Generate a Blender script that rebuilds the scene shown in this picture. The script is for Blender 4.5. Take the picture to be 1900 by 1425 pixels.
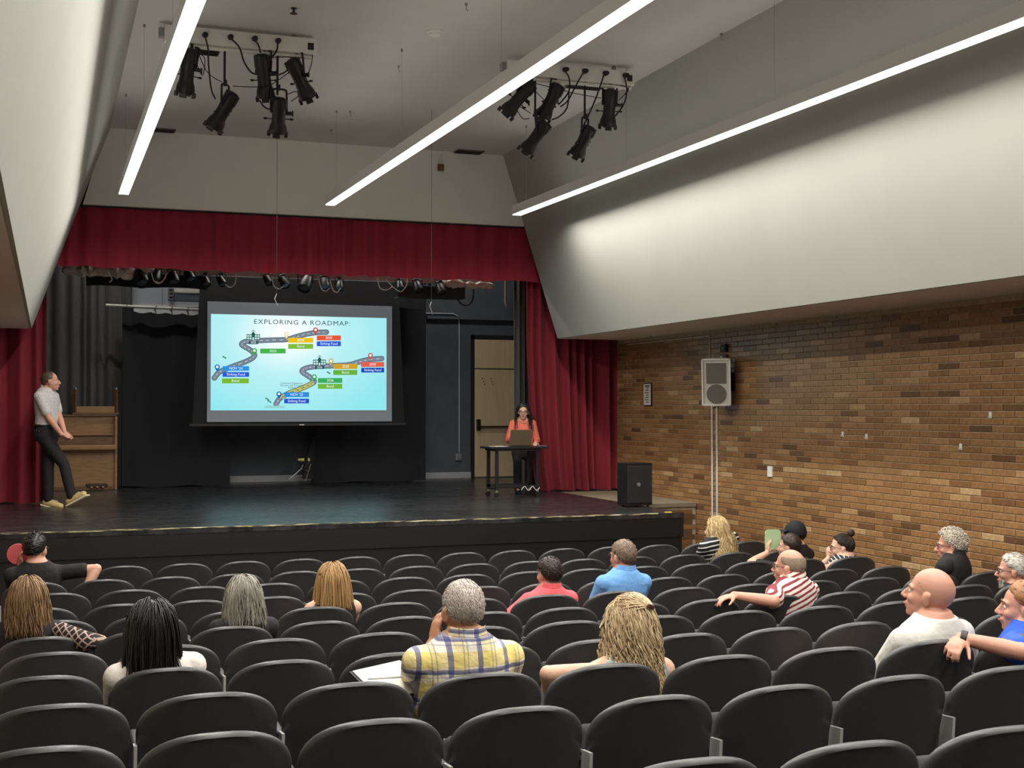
import bpy, bmesh, math, random
import numpy as np
from mathutils import Vector, Matrix, Euler, Quaternion, noise

for o in list(bpy.data.objects):
    bpy.data.objects.remove(o, do_unlink=True)
S = bpy.context.scene
COL = S.collection

# ------------------------------------------------------------------ camera
F = 2400.0                    # focal length in pixels of the 1900 x 1425 frame
CZ = 2.26                     # eye height above the floor in front of the stage
YAW = math.atan((950 - 88) / F)
PITCH = math.atan((756 - 712.5) / F)
cam = bpy.data.cameras.new('camera')
cam.sensor_width = 36.0
cam.lens = 36.0 * F / 1900.0
cam.clip_start = 0.05
cam.clip_end = 200
cam_o = bpy.data.objects.new('camera', cam)
COL.objects.link(cam_o)
cam_o.location = (0, 0, CZ)
cam_o.rotation_euler = (math.pi / 2 + PITCH, 0, -YAW)
S.camera = cam_o

# ------------------------------------------------------------------ world, exposure
w = bpy.data.worlds.new('world')
S.world = w
w.use_nodes = True
w.node_tree.nodes['Background'].inputs[0].default_value = (0.5, 0.5, 0.5, 1)
w.node_tree.nodes['Background'].inputs[1].default_value = 0.02
S.view_settings.view_transform = 'Standard'
S.view_settings.look = 'None'
S.view_settings.gamma = 1
S.view_settings.exposure = 0.0
S.view_settings.use_curve_mapping = False
LED_GLOW = 6.0                # the three suspended line lights carry the house light: glow of their lenses,
LED_POWER = 450.0             # power of each downward beam
LED_UP = 6.2                  # and of the glow strip added on top as fill for the ceiling

# ------------------------------------------------------------------ measuring helpers
_fw = Vector((math.sin(YAW) * math.cos(PITCH), math.cos(YAW) * math.cos(PITCH), math.sin(PITCH)))
_rt = Vector((math.cos(YAW), -math.sin(YAW), 0))
_up = _rt.cross(_fw)
def _ray(u, v):
    return _fw * F + _rt * (u - 950) + _up * (712.5 - v)
def at(u, v, Y):
    r = _ray(u, v); r = r * (Y / r.y); return Vector((r.x, r.y, r.z + CZ))
def atz(u, v, z):
    r = _ray(u, v); r = r * ((z - CZ) / r.z); return Vector((r.x, r.y, z))
def atx(u, v, x):
    r = _ray(u, v); r = r * (x / r.x); return Vector((x, r.y, r.z + CZ))
def pix(p):
    p = Vector(p) - Vector((0, 0, CZ)); d = p.dot(_fw)
    return 950 + F * p.dot(_rt) / d, 712.5 - F * p.dot(_up) / d

# ------------------------------------------------------------------ materials
def srgb(r, g, b):
    def c(v):
        v /= 255.0
        return v / 12.92 if v <= 0.04045 else ((v + 0.055) / 1.055) ** 2.4
    return (c(r), c(g), c(b), 1)

def lin(c):
    return c if len(c) == 4 else (c[0], c[1], c[2], 1)

MATS = {}
def mat(name, col, rough=0.6, metal=0.0, var=0.0, vscale=8.0, bump=0.0, bscale=60.0, stretch=(1, 1, 1), col2=None, spec=None, sheen=0, emit=None, estr=0):
    if name in MATS:
        return MATS[name]
    m = bpy.data.materials.new(name)
    m.use_nodes = True
    nt = m.node_tree
    b = nt.nodes['Principled BSDF']
    b.inputs['Base Color'].default_value = lin(col)
    b.inputs['Roughness'].default_value = rough
    b.inputs['Metallic'].default_value = metal
    if spec is not None:
        b.inputs['Specular IOR Level'].default_value = spec
    if sheen:
        b.inputs['Sheen Weight'].default_value = sheen
    if emit:
        b.inputs['Emission Color'].default_value = lin(emit)
        b.inputs['Emission Strength'].default_value = estr
    if var or bump or col2:
        tc = nt.nodes.new('ShaderNodeTexCoord')
        mp = nt.nodes.new('ShaderNodeMapping')
        mp.inputs['Scale'].default_value = stretch
        nt.links.new(tc.outputs['Object'], mp.inputs[0])
    if var or col2:
        n = nt.nodes.new('ShaderNodeTexNoise')
        n.inputs['Scale'].default_value = vscale
        n.inputs['Detail'].default_value = 4
        nt.links.new(mp.outputs[0], n.inputs['Vector'])
        r = nt.nodes.new('ShaderNodeValToRGB')
        c = lin(col)
        c2 = lin(col2) if col2 else tuple(min(1, x * (1 + var)) for x in c[:3]) + (1,)
        c1 = c if col2 else tuple(x * (1 - var) for x in c[:3]) + (1,)
        r.color_ramp.elements[0].position = 0.35
        r.color_ramp.elements[1].position = 0.65
        r.color_ramp.elements[0].color = c1
        r.color_ramp.elements[1].color = c2
        nt.links.new(n.outputs['Fac'], r.inputs[0])
        nt.links.new(r.outputs[0], b.inputs['Base Color'])
    if bump:
        n2 = nt.nodes.new('ShaderNodeTexNoise')
        n2.inputs['Scale'].default_value = bscale
        n2.inputs['Detail'].default_value = 3
        nt.links.new(mp.outputs[0], n2.inputs['Vector'])
        bp = nt.nodes.new('ShaderNodeBump')
        bp.inputs['Strength'].default_value = bump
        bp.inputs['Distance'].default_value = 0.02
        nt.links.new(n2.outputs['Fac'], bp.inputs['Height'])
        nt.links.new(bp.outputs[0], b.inputs['Normal'])
    MATS[name] = m
    return m

def emat(name, col, s):
    if name in MATS:
        return MATS[name]
    m = bpy.data.materials.new(name)
    m.use_nodes = True
    nt = m.node_tree
    nt.nodes.remove(nt.nodes['Principled BSDF'])
    e = nt.nodes.new('ShaderNodeEmission')
    e.inputs[0].default_value = lin(col)
    e.inputs[1].default_value = s
    nt.links.new(e.outputs[0], nt.nodes['Material Output'].inputs[0])
    MATS[name] = m
    return m

# ------------------------------------------------------------------ objects
def tag(o, label=None, cat=None, group=None, kind=None):
    if label: o['label'] = label
    if cat: o['category'] = cat
    if group: o['group'] = group
    if kind: o['kind'] = kind
    return o

def thing(name, label, cat, loc=(0, 0, 0), rotz=0.0, group=None):
    o = bpy.data.objects.new(name, None)
    COL.objects.link(o)
    o.empty_display_size = 0.1
    o.location = loc
    o.rotation_euler = (0, 0, rotz)
    return tag(o, label, cat, group)

class MB:
    """collects shapes, then links them as one mesh object"""
    def __init__(self):
        self.v = []; self.f = []
    def add(self, verts, faces):
        k = len(self.v)
        self.v += [tuple(p) for p in verts]
        self.f += [tuple(i + k for i in f) for f in faces]
        return self
    def box(self, c, s, rot=None, bev=0.0):
        hx, hy, hz = s[0] / 2, s[1] / 2, s[2] / 2
        if bev > 0:
            bev = min(bev, hx * .9, hy * .9, hz * .9)
            bm = bmesh.new()
            bmesh.ops.create_cube(bm, size=1)
            for q in bm.verts: q.co = Vector((q.co.x * s[0], q.co.y * s[1], q.co.z * s[2]))
            bmesh.ops.bevel(bm, geom=list(bm.edges) + list(bm.verts), offset=bev, segments=2, profile=0.5, affect='EDGES')
            bm.verts.index_update()
            vs = [q.co.copy() for q in bm.verts]; fs = [[q.index for q in f.verts] for f in bm.faces]
            bm.free()
        else:
            vs = [Vector((x, y, z)) for x in (-hx, hx) for y in (-hy, hy) for z in (-hz, hz)]
            fs = [(0, 1, 3, 2), (4, 6, 7, 5), (0, 4, 5, 1), (2, 3, 7, 6), (0, 2, 6, 4), (1, 5, 7, 3)]
        if rot is not None:
            R = rot if isinstance(rot, Matrix) else Euler(rot).to_matrix()
            vs = [R @ q for q in vs]
        c = Vector(c)
        return self.add([q + c for q in vs], fs)
    def b2(self, a, b, bev=0.0):
        a = Vector(a); b = Vector(b)
        return self.box((a + b) / 2, (abs(b.x - a.x), abs(b.y - a.y), abs(b.z - a.z)), None, bev)
    def rings(self, R, cap0=True, cap1=True, close=True):
        n = len(R[0]); k = len(self.v)
        for r in R: self.v += [tuple(p) for p in r]
        m = n if close else n - 1
        for i in range(len(R) - 1):
            for j in range(m):
                a = k + i * n + j; b = k + i * n + (j + 1) % n
                self.f.append((a, b, b + n, a + n))
        if cap0: self.f.append(tuple(k + j for j in reversed(range(n))))
        if cap1: self.f.append(tuple(k + (len(R) - 1) * n + j for j in range(n)))
        return self
    def cyl(self, p0, p1, r0, r1=None, n=12):
        r1 = r0 if r1 is None else r1
        return self.tube([p0, p1], [r0, r1], n)
    def tube(self, pts, r, n=8, sq=None):
        pts = [Vector(p) for p in pts]
        if not isinstance(r, (list, tuple)): r = [r] * len(pts)
        R = []; ref = None
        for i, p in enumerate(pts):
            a = pts[max(0, i - 1)]; b = pts[min(len(pts) - 1, i + 1)]
            t = (b - a).normalized()
            if ref is None:
                ref = Vector((0, 0, 1)) if abs(t.z) < .9 else Vector((1, 0, 0))
            x = t.cross(ref).normalized(); y = t.cross(x).normalized() * -1
            ref = y
            R.append([p + x * (math.cos(2 * math.pi * j / n) * r[i]) + y * (math.sin(2 * math.pi * j / n) * r[i]) for j in range(n)])
        return self.rings(R)
    def lathe(self, prof, n=20, M=None):
        """prof: (radius, height) along local z"""
        R = []
        for r, h in prof:
            ring = [Vector((math.cos(2 * math.pi * j / n) * r, math.sin(2 * math.pi * j / n) * r, h)) for j in range(n)]
            if M is not None: ring = [M @ q for q in ring]
            R.append(ring)
        return self.rings(R)
    def prism(self, poly, d0, d1, ax='y'):
        """2-D polygon extruded along an axis"""
        def P(a, b, d):
            return {'y': (a, d, b), 'x': (d, a, b), 'z': (a, b, d)}[ax]
        return self.rings([[Vector(P(a, b, d0)) for a, b in poly], [Vector(P(a, b, d1)) for a, b in poly]])
    def ell(self, c, r, n=14, m=9, M=None):
        c = Vector(c); R = []
        for i in range(m + 1):
            th = math.pi * (i + 0.0) / m
            th = min(max(th, .02), math.pi - .02)
            ring = []
            for j in range(n):
                q = Vector((math.cos(2 * math.pi * j / n) * math.sin(th) * r[0], math.sin(2 * math.pi * j / n) * math.sin(th) * r[1], math.cos(th) * r[2]))
                if M is not None: q = M @ q
                ring.append(c + q)
            R.append(ring)
        return self.rings(R[::-1])
    def build(self, name, m, parent=None, smooth=False, world=False, solid=0.0):
        me = bpy.data.meshes.new(name)
        vs = self.v
        if world and parent is not None:
            L = Vector(parent.location)
            vs = [tuple(Vector(q) - L) for q in vs]
        me.from_pydata(vs, [], self.f)
        bm = bmesh.new(); bm.from_mesh(me)
        bmesh.ops.recalc_face_normals(bm, faces=bm.faces)
        bm.to_mesh(me); bm.free()
        if smooth:
            sm = smooth if isinstance(smooth, float) else 40.0
            me.shade_smooth()
            try:
                me.set_sharp_from_angle(angle=math.radians(sm))
            except Exception:
                pass
        if m is not None: me.materials.append(m)
        o = bpy.data.objects.new(name, me)
        COL.objects.link(o)
        if parent is not None: o.parent = parent
        if solid:
            md = o.modifiers.new('thick', 'SOLIDIFY'); md.thickness = solid
        return o

def dup(root, parent=None):
    c = root.copy(); COL.objects.link(c); c.parent = parent
    for ch in [x for x in root.children]:
        dup(ch, c)
    return c

def struct(o, label=None):
    o['kind'] = 'structure'
    if label: o['label'] = label
    return o

def smoothpath(pts, k=6):
    """Catmull-Rom through points"""
    P = [Vector(p) for p in pts]
    if len(P) < 3: return P
    out = []
    for i in range(len(P) - 1):
        p0 = P[max(0, i - 1)]; p1 = P[i]; p2 = P[i + 1]; p3 = P[min(len(P) - 1, i + 2)]
        for j in range(k):
            t = j / k
            out.append(0.5 * ((2 * p1) + (p2 - p0) * t + (2 * p0 - 5 * p1 + 4 * p2 - p3) * t * t + (3 * p1 - p0 - 3 * p2 + p3) * t ** 3))
    out.append(P[-1])
    return out

# ------------------------------------------------------------------ main dimensions (metres)
YF = 18.1          # plane of the proscenium
YS = 14.15         # front edge of the stage
ZS = 0.98          # stage floor
YB = 22.4          # back wall of the stage
ZC = 6.01          # ceiling
XL, XR = -1.20, 8.33   # side walls
XCL, XCR = 0.77, 6.36  # where the ceiling meets the sloping bulkheads
XBL, XBR = -0.20, 7.23 # lower edge of the bulkheads
ZB = 3.30          # soffit
YR = -3.5          # rear wall

# seat rows, front to back: depth, drop below the eye, seat pitch, first gap
ROWS = []
_fit = [(.0440, .0325, .1171), (.0480, .0163, .1272), (.0527, .0329, .1352), (.0564, .0241, .1455), (.0645, .0381, .1551), (.0685, .0316, .1666), (.0816, .0464, .1782), (.0877, .0424, .1951), (.1107, .0624, .2164), (.1243, .0615, .2469), (.1673, .6151, .3043)]
SEAT_H = 0.94
for i, (a, b, c) in enumerate(_fit):
    Y = 12.1 - 0.9 * i
    ROWS.append(dict(Y=Y, W=a * Y, X0=b * Y, zf=CZ - c * Y - SEAT_H))
ROWS[10]['X0'] -= 4 * ROWS[10]['W']
ZF = ROWS[0]['zf'] = ROWS[1]['zf'] = -0.10    # flat floor before the stage
FLOOR = [(ZY, z) for ZY, z in [(19.5, ZF), (11.9, ZF)]] + [(r['Y'] + 0.12, r['zf']) for r in ROWS[2:]] + [(0.0, 0.56), (YR, 0.56)]
def floor_z(y):
    for (ya, za), (yb, zb) in zip(FLOOR[:-1], FLOOR[1:]):
        if yb <= y <= ya:
            return za + (zb - za) * (ya - y) / (ya - yb)
    return ZF

# ------------------------------------------------------------------ materials of the room
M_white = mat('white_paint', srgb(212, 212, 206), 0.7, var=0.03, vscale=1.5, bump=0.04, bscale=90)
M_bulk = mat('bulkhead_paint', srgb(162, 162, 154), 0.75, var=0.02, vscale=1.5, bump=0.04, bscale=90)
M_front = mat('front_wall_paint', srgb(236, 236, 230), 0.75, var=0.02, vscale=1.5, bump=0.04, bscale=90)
M_ceil = mat('ceiling_paint', srgb(205, 203, 198), 0.8, var=0.02, vscale=2, bump=0.05, bscale=120)
M_soff = mat('soffit_paint', srgb(222, 214, 202), 0.8, var=0.03, vscale=2)
M_floor = mat('dark_carpet', srgb(38, 37, 38), 0.95, var=0.2, vscale=30, bump=0.3, bscale=300)
M_black = mat('black_paint', srgb(12, 12, 13), 0.5, var=0.2, vscale=5, bump=0.06, bscale=40)
M_blackm = mat('black_metal', srgb(22, 22, 24), 0.45, var=0.1, vscale=20)
M_stagewall = mat('charcoal_paint', srgb(78, 83, 90), 0.75, var=0.1, vscale=3, bump=0.08, bscale=30)
M_grey = mat('grey_metal', srgb(150, 150, 150), 0.45, metal=0.6)
M_steel = mat('bright_steel', srgb(205, 205, 205), 0.3, metal=0.9)
M_whitem = mat('white_enamel', srgb(215, 214, 208), 0.4)

# ------------------------------------------------------------------ room shell
mb = MB()
prof = FLOOR
top = [Vector((XL, y, z)) for y, z in prof]; top2 = [Vector((XR, y, z)) for y, z in prof]
n = len(prof)
verts = top + top2 + [q - Vector((0, 0, 0.3)) for q in top] + [q - Vector((0, 0, 0.3)) for q in top2]
faces = []
for i in range(n - 1):
    faces += [(i, i + 1, n + i + 1, n + i), (2 * n + i, 3 * n + i, 3 * n + i + 1, 2 * n + i + 1), (i, 2 * n + i, 2 * n + i + 1, i + 1), (n + i, n + i + 1, 3 * n + i + 1, 3 * n + i)]
faces += [(0, n, 3 * n, 2 * n), (n - 1, 3 * n - 1, 4 * n - 1, 2 * n - 1)]
mb.add(verts, faces)
struct(mb.build('floor', M_floor), 'dark carpeted floor sloping gently down towards the stage')

struct(MB().b2((XL - .1, YR - .1, ZC), (XR + .1, YF + .1, ZC + .15)).build('ceiling', M_ceil), 'flat pale grey painted ceiling above the hall')
struct(MB().b2((XL - .15, YR - .15, -.3), (XR + .15, YR, ZC)).build('wall_back', M_white), 'white rear wall of the hall behind the seats')

# upper side walls: sloping white bulkheads with a soffit
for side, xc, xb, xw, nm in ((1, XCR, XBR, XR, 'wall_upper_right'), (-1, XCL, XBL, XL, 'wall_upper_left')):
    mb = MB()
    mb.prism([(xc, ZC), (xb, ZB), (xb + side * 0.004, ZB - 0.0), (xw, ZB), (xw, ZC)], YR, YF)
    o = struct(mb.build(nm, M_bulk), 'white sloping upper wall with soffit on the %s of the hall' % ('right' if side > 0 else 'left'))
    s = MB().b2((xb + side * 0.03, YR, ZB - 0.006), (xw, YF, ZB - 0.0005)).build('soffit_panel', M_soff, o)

# wall above the proscenium opening
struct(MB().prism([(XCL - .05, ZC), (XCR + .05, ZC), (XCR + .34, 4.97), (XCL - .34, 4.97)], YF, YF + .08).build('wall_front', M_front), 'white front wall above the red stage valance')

# ------------------------------------------------------------------ brick side walls
def brick_material():
    m = bpy.data.materials.new('glazed_brick'); m.use_nodes = True
    nt = m.node_tree; b = nt.nodes['Principled BSDF']
    a = nt.nodes.new('ShaderNodeAttribute'); a.attribute_name = 'tone'
    r = nt.nodes.new('ShaderNodeValToRGB'); r.color_ramp.interpolation = 'LINEAR'
    cr = r.color_ramp
    stops = [(0.0, (82, 62, 45)), (0.1, (106, 77, 53)), (0.25, (134, 97, 63)), (0.5, (153, 114, 75)), (0.75, (165, 127, 86)), (0.92, (180, 146, 104)), (1.0, (192, 164, 124))]
    cr.elements[0].position = 0; cr.elements[0].color = srgb(*stops[0][1])
    cr.elements[1].position = 1; cr.elements[1].color = srgb(*stops[-1][1])
    for p, c in stops[1:-1]:
        e = cr.elements.new(p); e.color = srgb(*c)
    nt.links.new(a.outputs['Fac'], r.inputs[0])
    tc = nt.nodes.new('ShaderNodeTexCoord'); n = nt.nodes.new('ShaderNodeTexNoise')
    n.inputs['Scale'].default_value = 25; n.inputs['Detail'].default_value = 5
    nt.links.new(tc.outputs['Object'], n.inputs['Vector'])
    mx = nt.nodes.new('ShaderNodeMix'); mx.data_type = 'RGBA'; mx.blend_type = 'MULTIPLY'
    mx.inputs[0].default_value = 0.6
    r2 = nt.nodes.new('ShaderNodeValToRGB')
    r2.color_ramp.elements[0].position = .3; r2.color_ramp.elements[0].color = (.55, .55, .55, 1)
    r2.color_ramp.elements[1].position = .7; r2.color_ramp.elements[1].color = (1.15, 1.12, 1.1, 1)
    nt.links.new(n.outputs['Fac'], r2.inputs[0])
    nt.links.new(r.outputs[0], mx.inputs[6]); nt.links.new(r2.outputs[0], mx.inputs[7])
    nt.links.new(mx.outputs[2], b.inputs['Base Color'])
    b.inputs['Roughness'].default_value = 0.30
    bp = nt.nodes.new('ShaderNodeBump'); bp.inputs['Strength'].default_value = .15; bp.inputs['Distance'].default_value = .01
    nt.links.new(n.outputs['Fac'], bp.inputs['Height']); nt.links.new(bp.outputs[0], b.inputs['Normal'])
    return m
M_brick = brick_material()
M_mortar = mat('mortar', srgb(176, 160, 134), 0.9, var=0.12, vscale=20)

BL, BH, BT = 0.305, 0.0675, 0.012    # brick module and how far it stands proud
def brick_mesh(tone, length):
    me = bpy.data.meshes.new('brick')
    mb = MB()
    # slab with chamfered outer face, outer face towards -x
    hx, hy, hz = BT, (length - .009) / 2, (BH - .009) / 2; c = .0035
    v = [(0, -hy, -hz), (0, hy, -hz), (0, hy, hz), (0, -hy, hz), (-hx + c, -hy, -hz), (-hx + c, hy, -hz), (-hx + c, hy, hz), (-hx + c, -hy, hz), (-hx, -hy + c, -hz + c), (-hx, hy - c, -hz + c), (-hx, hy - c, hz - c), (-hx, -hy + c, hz - c)]
    f = [(0, 3, 2, 1)] + [(i, (i + 1) % 4, 4 + (i + 1) % 4, 4 + i) for i in range(4)] + [(4 + i, 4 + (i + 1) % 4, 8 + (i + 1) % 4, 8 + i) for i in range(4)] + [(8, 9, 10, 11)]
    return v, f
def add_tone(me, vals):
    at_ = me.attributes.new('tone', 'FLOAT', 'POINT')
    at_.data.foreach_set('value', vals)

rng = random.Random(11)
def tone():
    t = min(max(rng.gauss(.52, .13), .25), .85)
    q = rng.random()
    if q < .07: t = rng.uniform(.08, .25)
    elif q < .12: t = rng.uniform(.85, .97)
    return t
wr = struct(MB().b2((XR, YR, -.3), (XR + .25, YF + .24, ZB + .02)).build('wall_right', M_mortar), 'tan brick side wall on the right of the hall')
cand = []
nc = int(ZB / BH)
y0 = 5.0
for c in range(nc):
    z = (c + .5) * BH
    if z + BH / 2 > ZB - .01: break
    off = (c % 2) * BL / 2
    k = 0
    y = y0 + off
    while y < YF + .22:
        ln = min(BL, YF + .236 - y)
        yc = y + ln / 2
        u, v = pix((XR, yc, z))
        d = XR * math.sin(YAW) + yc * math.cos(YAW)
        vis = (u < 1905 and z > .35)
        cand.append((F * F * XR / d ** 3 if vis and ln == BL else 0, yc, z, tone(), ln))
        y += BL
cand.sort(reverse=True)
TV = [(i + .5) / 14 for i in range(14)]
BM = []
bv, bf = brick_mesh(0, BL)
for t in TV:
    me = bpy.data.meshes.new('brick'); me.from_pydata(bv, [], bf); add_tone(me, [t] * len(bv)); me.materials.append(M_brick); BM.append(me)
for a, yc, z, t, ln in cand[:300]:
    o = bpy.data.objects.new('brick', BM[min(13, int(t * 14))])
    COL.objects.link(o); o.parent = wr; o.location = (XR, yc, z)
V = []; Fc = []; T = []
for a, yc, z, t, ln in cand[300:]:
    k = len(V)
    V += [(x + XR, y * ln / BL + yc, zz + z) for x, y, zz in bv]; Fc += [tuple(i + k for i in f) for f in bf]; T += [t] * len(bv)
me = bpy.data.meshes.new('brick_field'); me.from_pydata(V, [], Fc); add_tone(me, T); me.materials.append(M_brick)
o = bpy.data.objects.new('brick_field', me); COL.objects.link(o); o.parent = wr; o['kind'] = 'stuff'

wl = struct(MB().b2((XL - .25, YR, -.3), (XL, YF + .24, ZB + .02)).build('wall_left', M_mortar), 'tan brick side wall on the left of the hall')
V = []; Fc = []; T = []
for c in range(nc):
    z = (c + .5) * BH
    y = 8.0 + (c % 2) * BL / 2
    while y < YF - .05 and z + BH / 2 < ZB - .01:
        k = len(V); V += [(XL - x, yy + y + BL / 2, zz + z) for x, yy, zz in bv]; Fc += [tuple(reversed([i + k for i in f])) for f in bf]; T += [tone()] * len(bv); y += BL
me = bpy.data.meshes.new('brick_field'); me.from_pydata(V, [], Fc); add_tone(me, T); me.materials.append(M_brick)
o = bpy.data.objects.new('brick_field', me); COL.objects.link(o); o.parent = wl; o['kind'] = 'stuff'

# ------------------------------------------------------------------ suspended LED line lights
M_led = emat('led_diffuser', (1.0, 0.965, 0.90), LED_GLOW)
M_ledup = emat('led_fill_uplight', (1.0, 0.965, 0.90), LED_UP)
M_ledh = mat('led_housing', srgb(232, 232, 230), 0.45)
ZL = 4.86
for xa, xb, lab in ((.862, .885, 'leftmost of the three hanging in parallel'), (3.41, 3.57, 'middle one of three, crossing before the right lamp bar'), (5.965, 6.18, 'rightmost of three, beside the sloping white wall')):
    ya, yb = 16.42, 0.3
    # the fixtures run almost parallel to the hall
    dirx = -(xb - xa) / 8.97
    def P(t, dx, z):     # t: metres from the stage end
        return (xa - dirx * t + dx, ya - t, z)
    L = ya - yb
    t = thing('line_light', 'slim LED line light, ' + lab, 'ceiling light', P(L / 2, 0, ZL))
    hw, hh = .06, .13
    mb = MB()
    sec = [(-hw, .012), (-hw, hh), (hw, hh), (hw, .012)]
    mb.rings([[Vector(P(0, a, ZL + b)) for a, b in sec], [Vector(P(L, a, ZL + b)) for a, b in sec]])
    mb.build('housing', M_ledh, t, world=True)
    mb = MB(); q = hw - .004
    sec = [(-q, 0), (-q, .011), (q, .011), (q, 0)]
    mb.rings([[Vector(P(.01, a, ZL + b)) for a, b in sec], [Vector(P(L - .01, a, ZL + b)) for a, b in sec]])
    mb.build('diffuser', M_led, t, world=True)
    la = bpy.data.lights.new('line_light_beam', 'AREA'); la.shape = 'RECTANGLE'; la.size = 2 * q; la.size_y = L - .02
    la.energy = LED_POWER; la.color = (1.0, 0.965, 0.90); la.spread = math.radians(163)
    lo = bpy.data.objects.new('line_light_beam', la); COL.objects.link(lo)
    lo.location = Vector(P(L / 2, 0, ZL - .004)) - Vector(t.location); lo.rotation_euler = (0, 0, math.atan2(-dirx, -1) + math.pi); lo.parent = t
    mb = MB(); sec = [(-.03, hh + .001), (-.03, hh + .005), (.03, hh + .005), (.03, hh + .001)]
    mb.rings([[Vector(P(.05, a, ZL + b)) for a, b in sec], [Vector(P(L - .05, a, ZL + b)) for a, b in sec]])
    mb.build('top_fill_glow', M_ledup, t, world=True)  # glowing strip added on the housing to brighten the ceiling
    mb = MB(); sec = [(-hw - .002, -.001), (-hw - .002, hh + .002), (hw + .002, hh + .002), (hw + .002, -.001)]
    mb.rings([[Vector(P(-.012, a, ZL + b)) for a, b in sec], [Vector(P(.0, a, ZL + b)) for a, b in sec]])
    mb.build('end_cap', M_ledh, t, world=True)
    for k in range(6):
        tt = .35 + k * 3.0
        mb = MB(); p = Vector(P(tt, 0, ZL + hh)); mb.cyl(p, Vector((p.x, p.y, ZC)), .0012, n=5)
        mb.cyl(Vector((p.x, p.y, ZC - .03)), Vector((p.x, p.y, ZC)), .012, n=8)
        mb.build('hanger_wire', M_grey, t, world=True)
# ------------------------------------------------------------------ stage
def stage_floor_mat():
    m = bpy.data.materials.new('worn_black_stage_floor'); m.use_nodes = True
    nt = m.node_tree; b = nt.nodes['Principled BSDF']; N = nt.nodes.new; Lk = nt.links.new
    tc = N('ShaderNodeTexCoord')
    mp = N('ShaderNodeMapping'); mp.inputs['Scale'].default_value = (1.2, 9, 1); Lk(tc.outputs['Object'], mp.inputs[0])
    n1 = N('ShaderNodeTexNoise'); n1.inputs['Scale'].default_value = 2.5; n1.inputs['Detail'].default_value = 8; n1.inputs['Roughness'].default_value = .7; Lk(mp.outputs[0], n1.inputs['Vector'])
    r1 = N('ShaderNodeValToRGB'); r1.color_ramp.elements[0].position = .45; r1.color_ramp.elements[0].color = srgb(20, 21, 23); r1.color_ramp.elements[1].position = .78; r1.color_ramp.elements[1].color = srgb(72, 72, 74)
    Lk(n1.outputs['Fac'], r1.inputs[0]); Lk(r1.outputs[0], b.inputs['Base Color']); b.inputs['Specular IOR Level'].default_value = .9
    n2 = N('ShaderNodeTexNoise'); n2.inputs['Scale'].default_value = 6; n2.inputs['Detail'].default_value = 6; Lk(mp.outputs[0], n2.inputs['Vector'])
    r2 = N('ShaderNodeMapRange'); r2.inputs[3].default_value = .16; r2.inputs[4].default_value = .40; Lk(n2.outputs['Fac'], r2.inputs[0]); Lk(r2.outputs[0], b.inputs['Roughness'])
    bp = N('ShaderNodeBump'); bp.inputs['Strength'].default_value = .10; bp.inputs['Distance'].default_value = .02; Lk(n2.outputs['Fac'], bp.inputs['Height']); Lk(bp.outputs[0], b.inputs['Normal'])
    return m
M_stage = stage_floor_mat()
def worn_tape_mat():
    m = bpy.data.materials.new('worn_edge_tape'); m.use_nodes = True
    nt = m.node_tree; b = nt.nodes['Principled BSDF']; N = nt.nodes.new; Lk = nt.links.new
    tc = N('ShaderNodeTexCoord'); mp = N('ShaderNodeMapping'); mp.inputs['Scale'].default_value = (3, 40, 40); Lk(tc.outputs['Object'], mp.inputs[0])
    n1 = N('ShaderNodeTexNoise'); n1.inputs['Scale'].default_value = 2; n1.inputs['Detail'].default_value = 6; Lk(mp.outputs[0], n1.inputs['Vector'])
    r1 = N('ShaderNodeValToRGB'); cr = r1.color_ramp
    cr.elements[0].position = .46; cr.elements[0].color = srgb(46, 46, 46); cr.elements[1].position = .66; cr.elements[1].color = srgb(225, 222, 205)
    e = cr.elements.new(.55); e.color = srgb(176, 164, 104)
    Lk(n1.outputs['Fac'], r1.inputs[0]); Lk(r1.outputs[0], b.inputs['Base Color']); b.inputs['Roughness'].default_value = .6
    return m
XSR = 7.31
st = thing('stage', 'raised black stage platform with worn front edge', 'stage', (3.5, YS, ZF))
MB().prism([(XL + .01, YS), (XSR, YS), (XSR, YF + .35), (9.59, YF + .35), (9.59, YB - .01), (-2.39, YB - .01), (-2.39, YF + .35), (XL + .01, YF + .35)], ZS - .06, ZS, 'z').build('deck', M_stage, st, world=True)
MB().b2((XL + .01, YS + .02, ZF), (XSR - .02, YS + .06, ZS - .3)).build('lower_fascia', M_black, st, world=True)
MB().b2((XL + .01, YS + .005, ZS - .295), (XSR - .005, YS + .05, ZS - .061)).build('upper_fascia', M_black, st, world=True)
MB().b2((XSR - .05, YS + .06, ZF), (XSR - .005, YF + .35, ZS - .061)).build('side_fascia', M_black, st, world=True)
MB().b2((XL + .02, YS - .003, ZS - .013), (XSR - .35, YS + .014, ZS + .002), .002).build('edge_strip', worn_tape_mat(), st, world=True)
mb = MB(); p = atz(1218, 948, ZS); mb.b2((p.x - .03, YS - .003, ZS), (p.x + .05, YS + .05, ZS + .012), .003); mb.build('yellow_tape_mark', mat('yellow_tape', srgb(214, 196, 92), .6), st, world=True)

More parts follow.
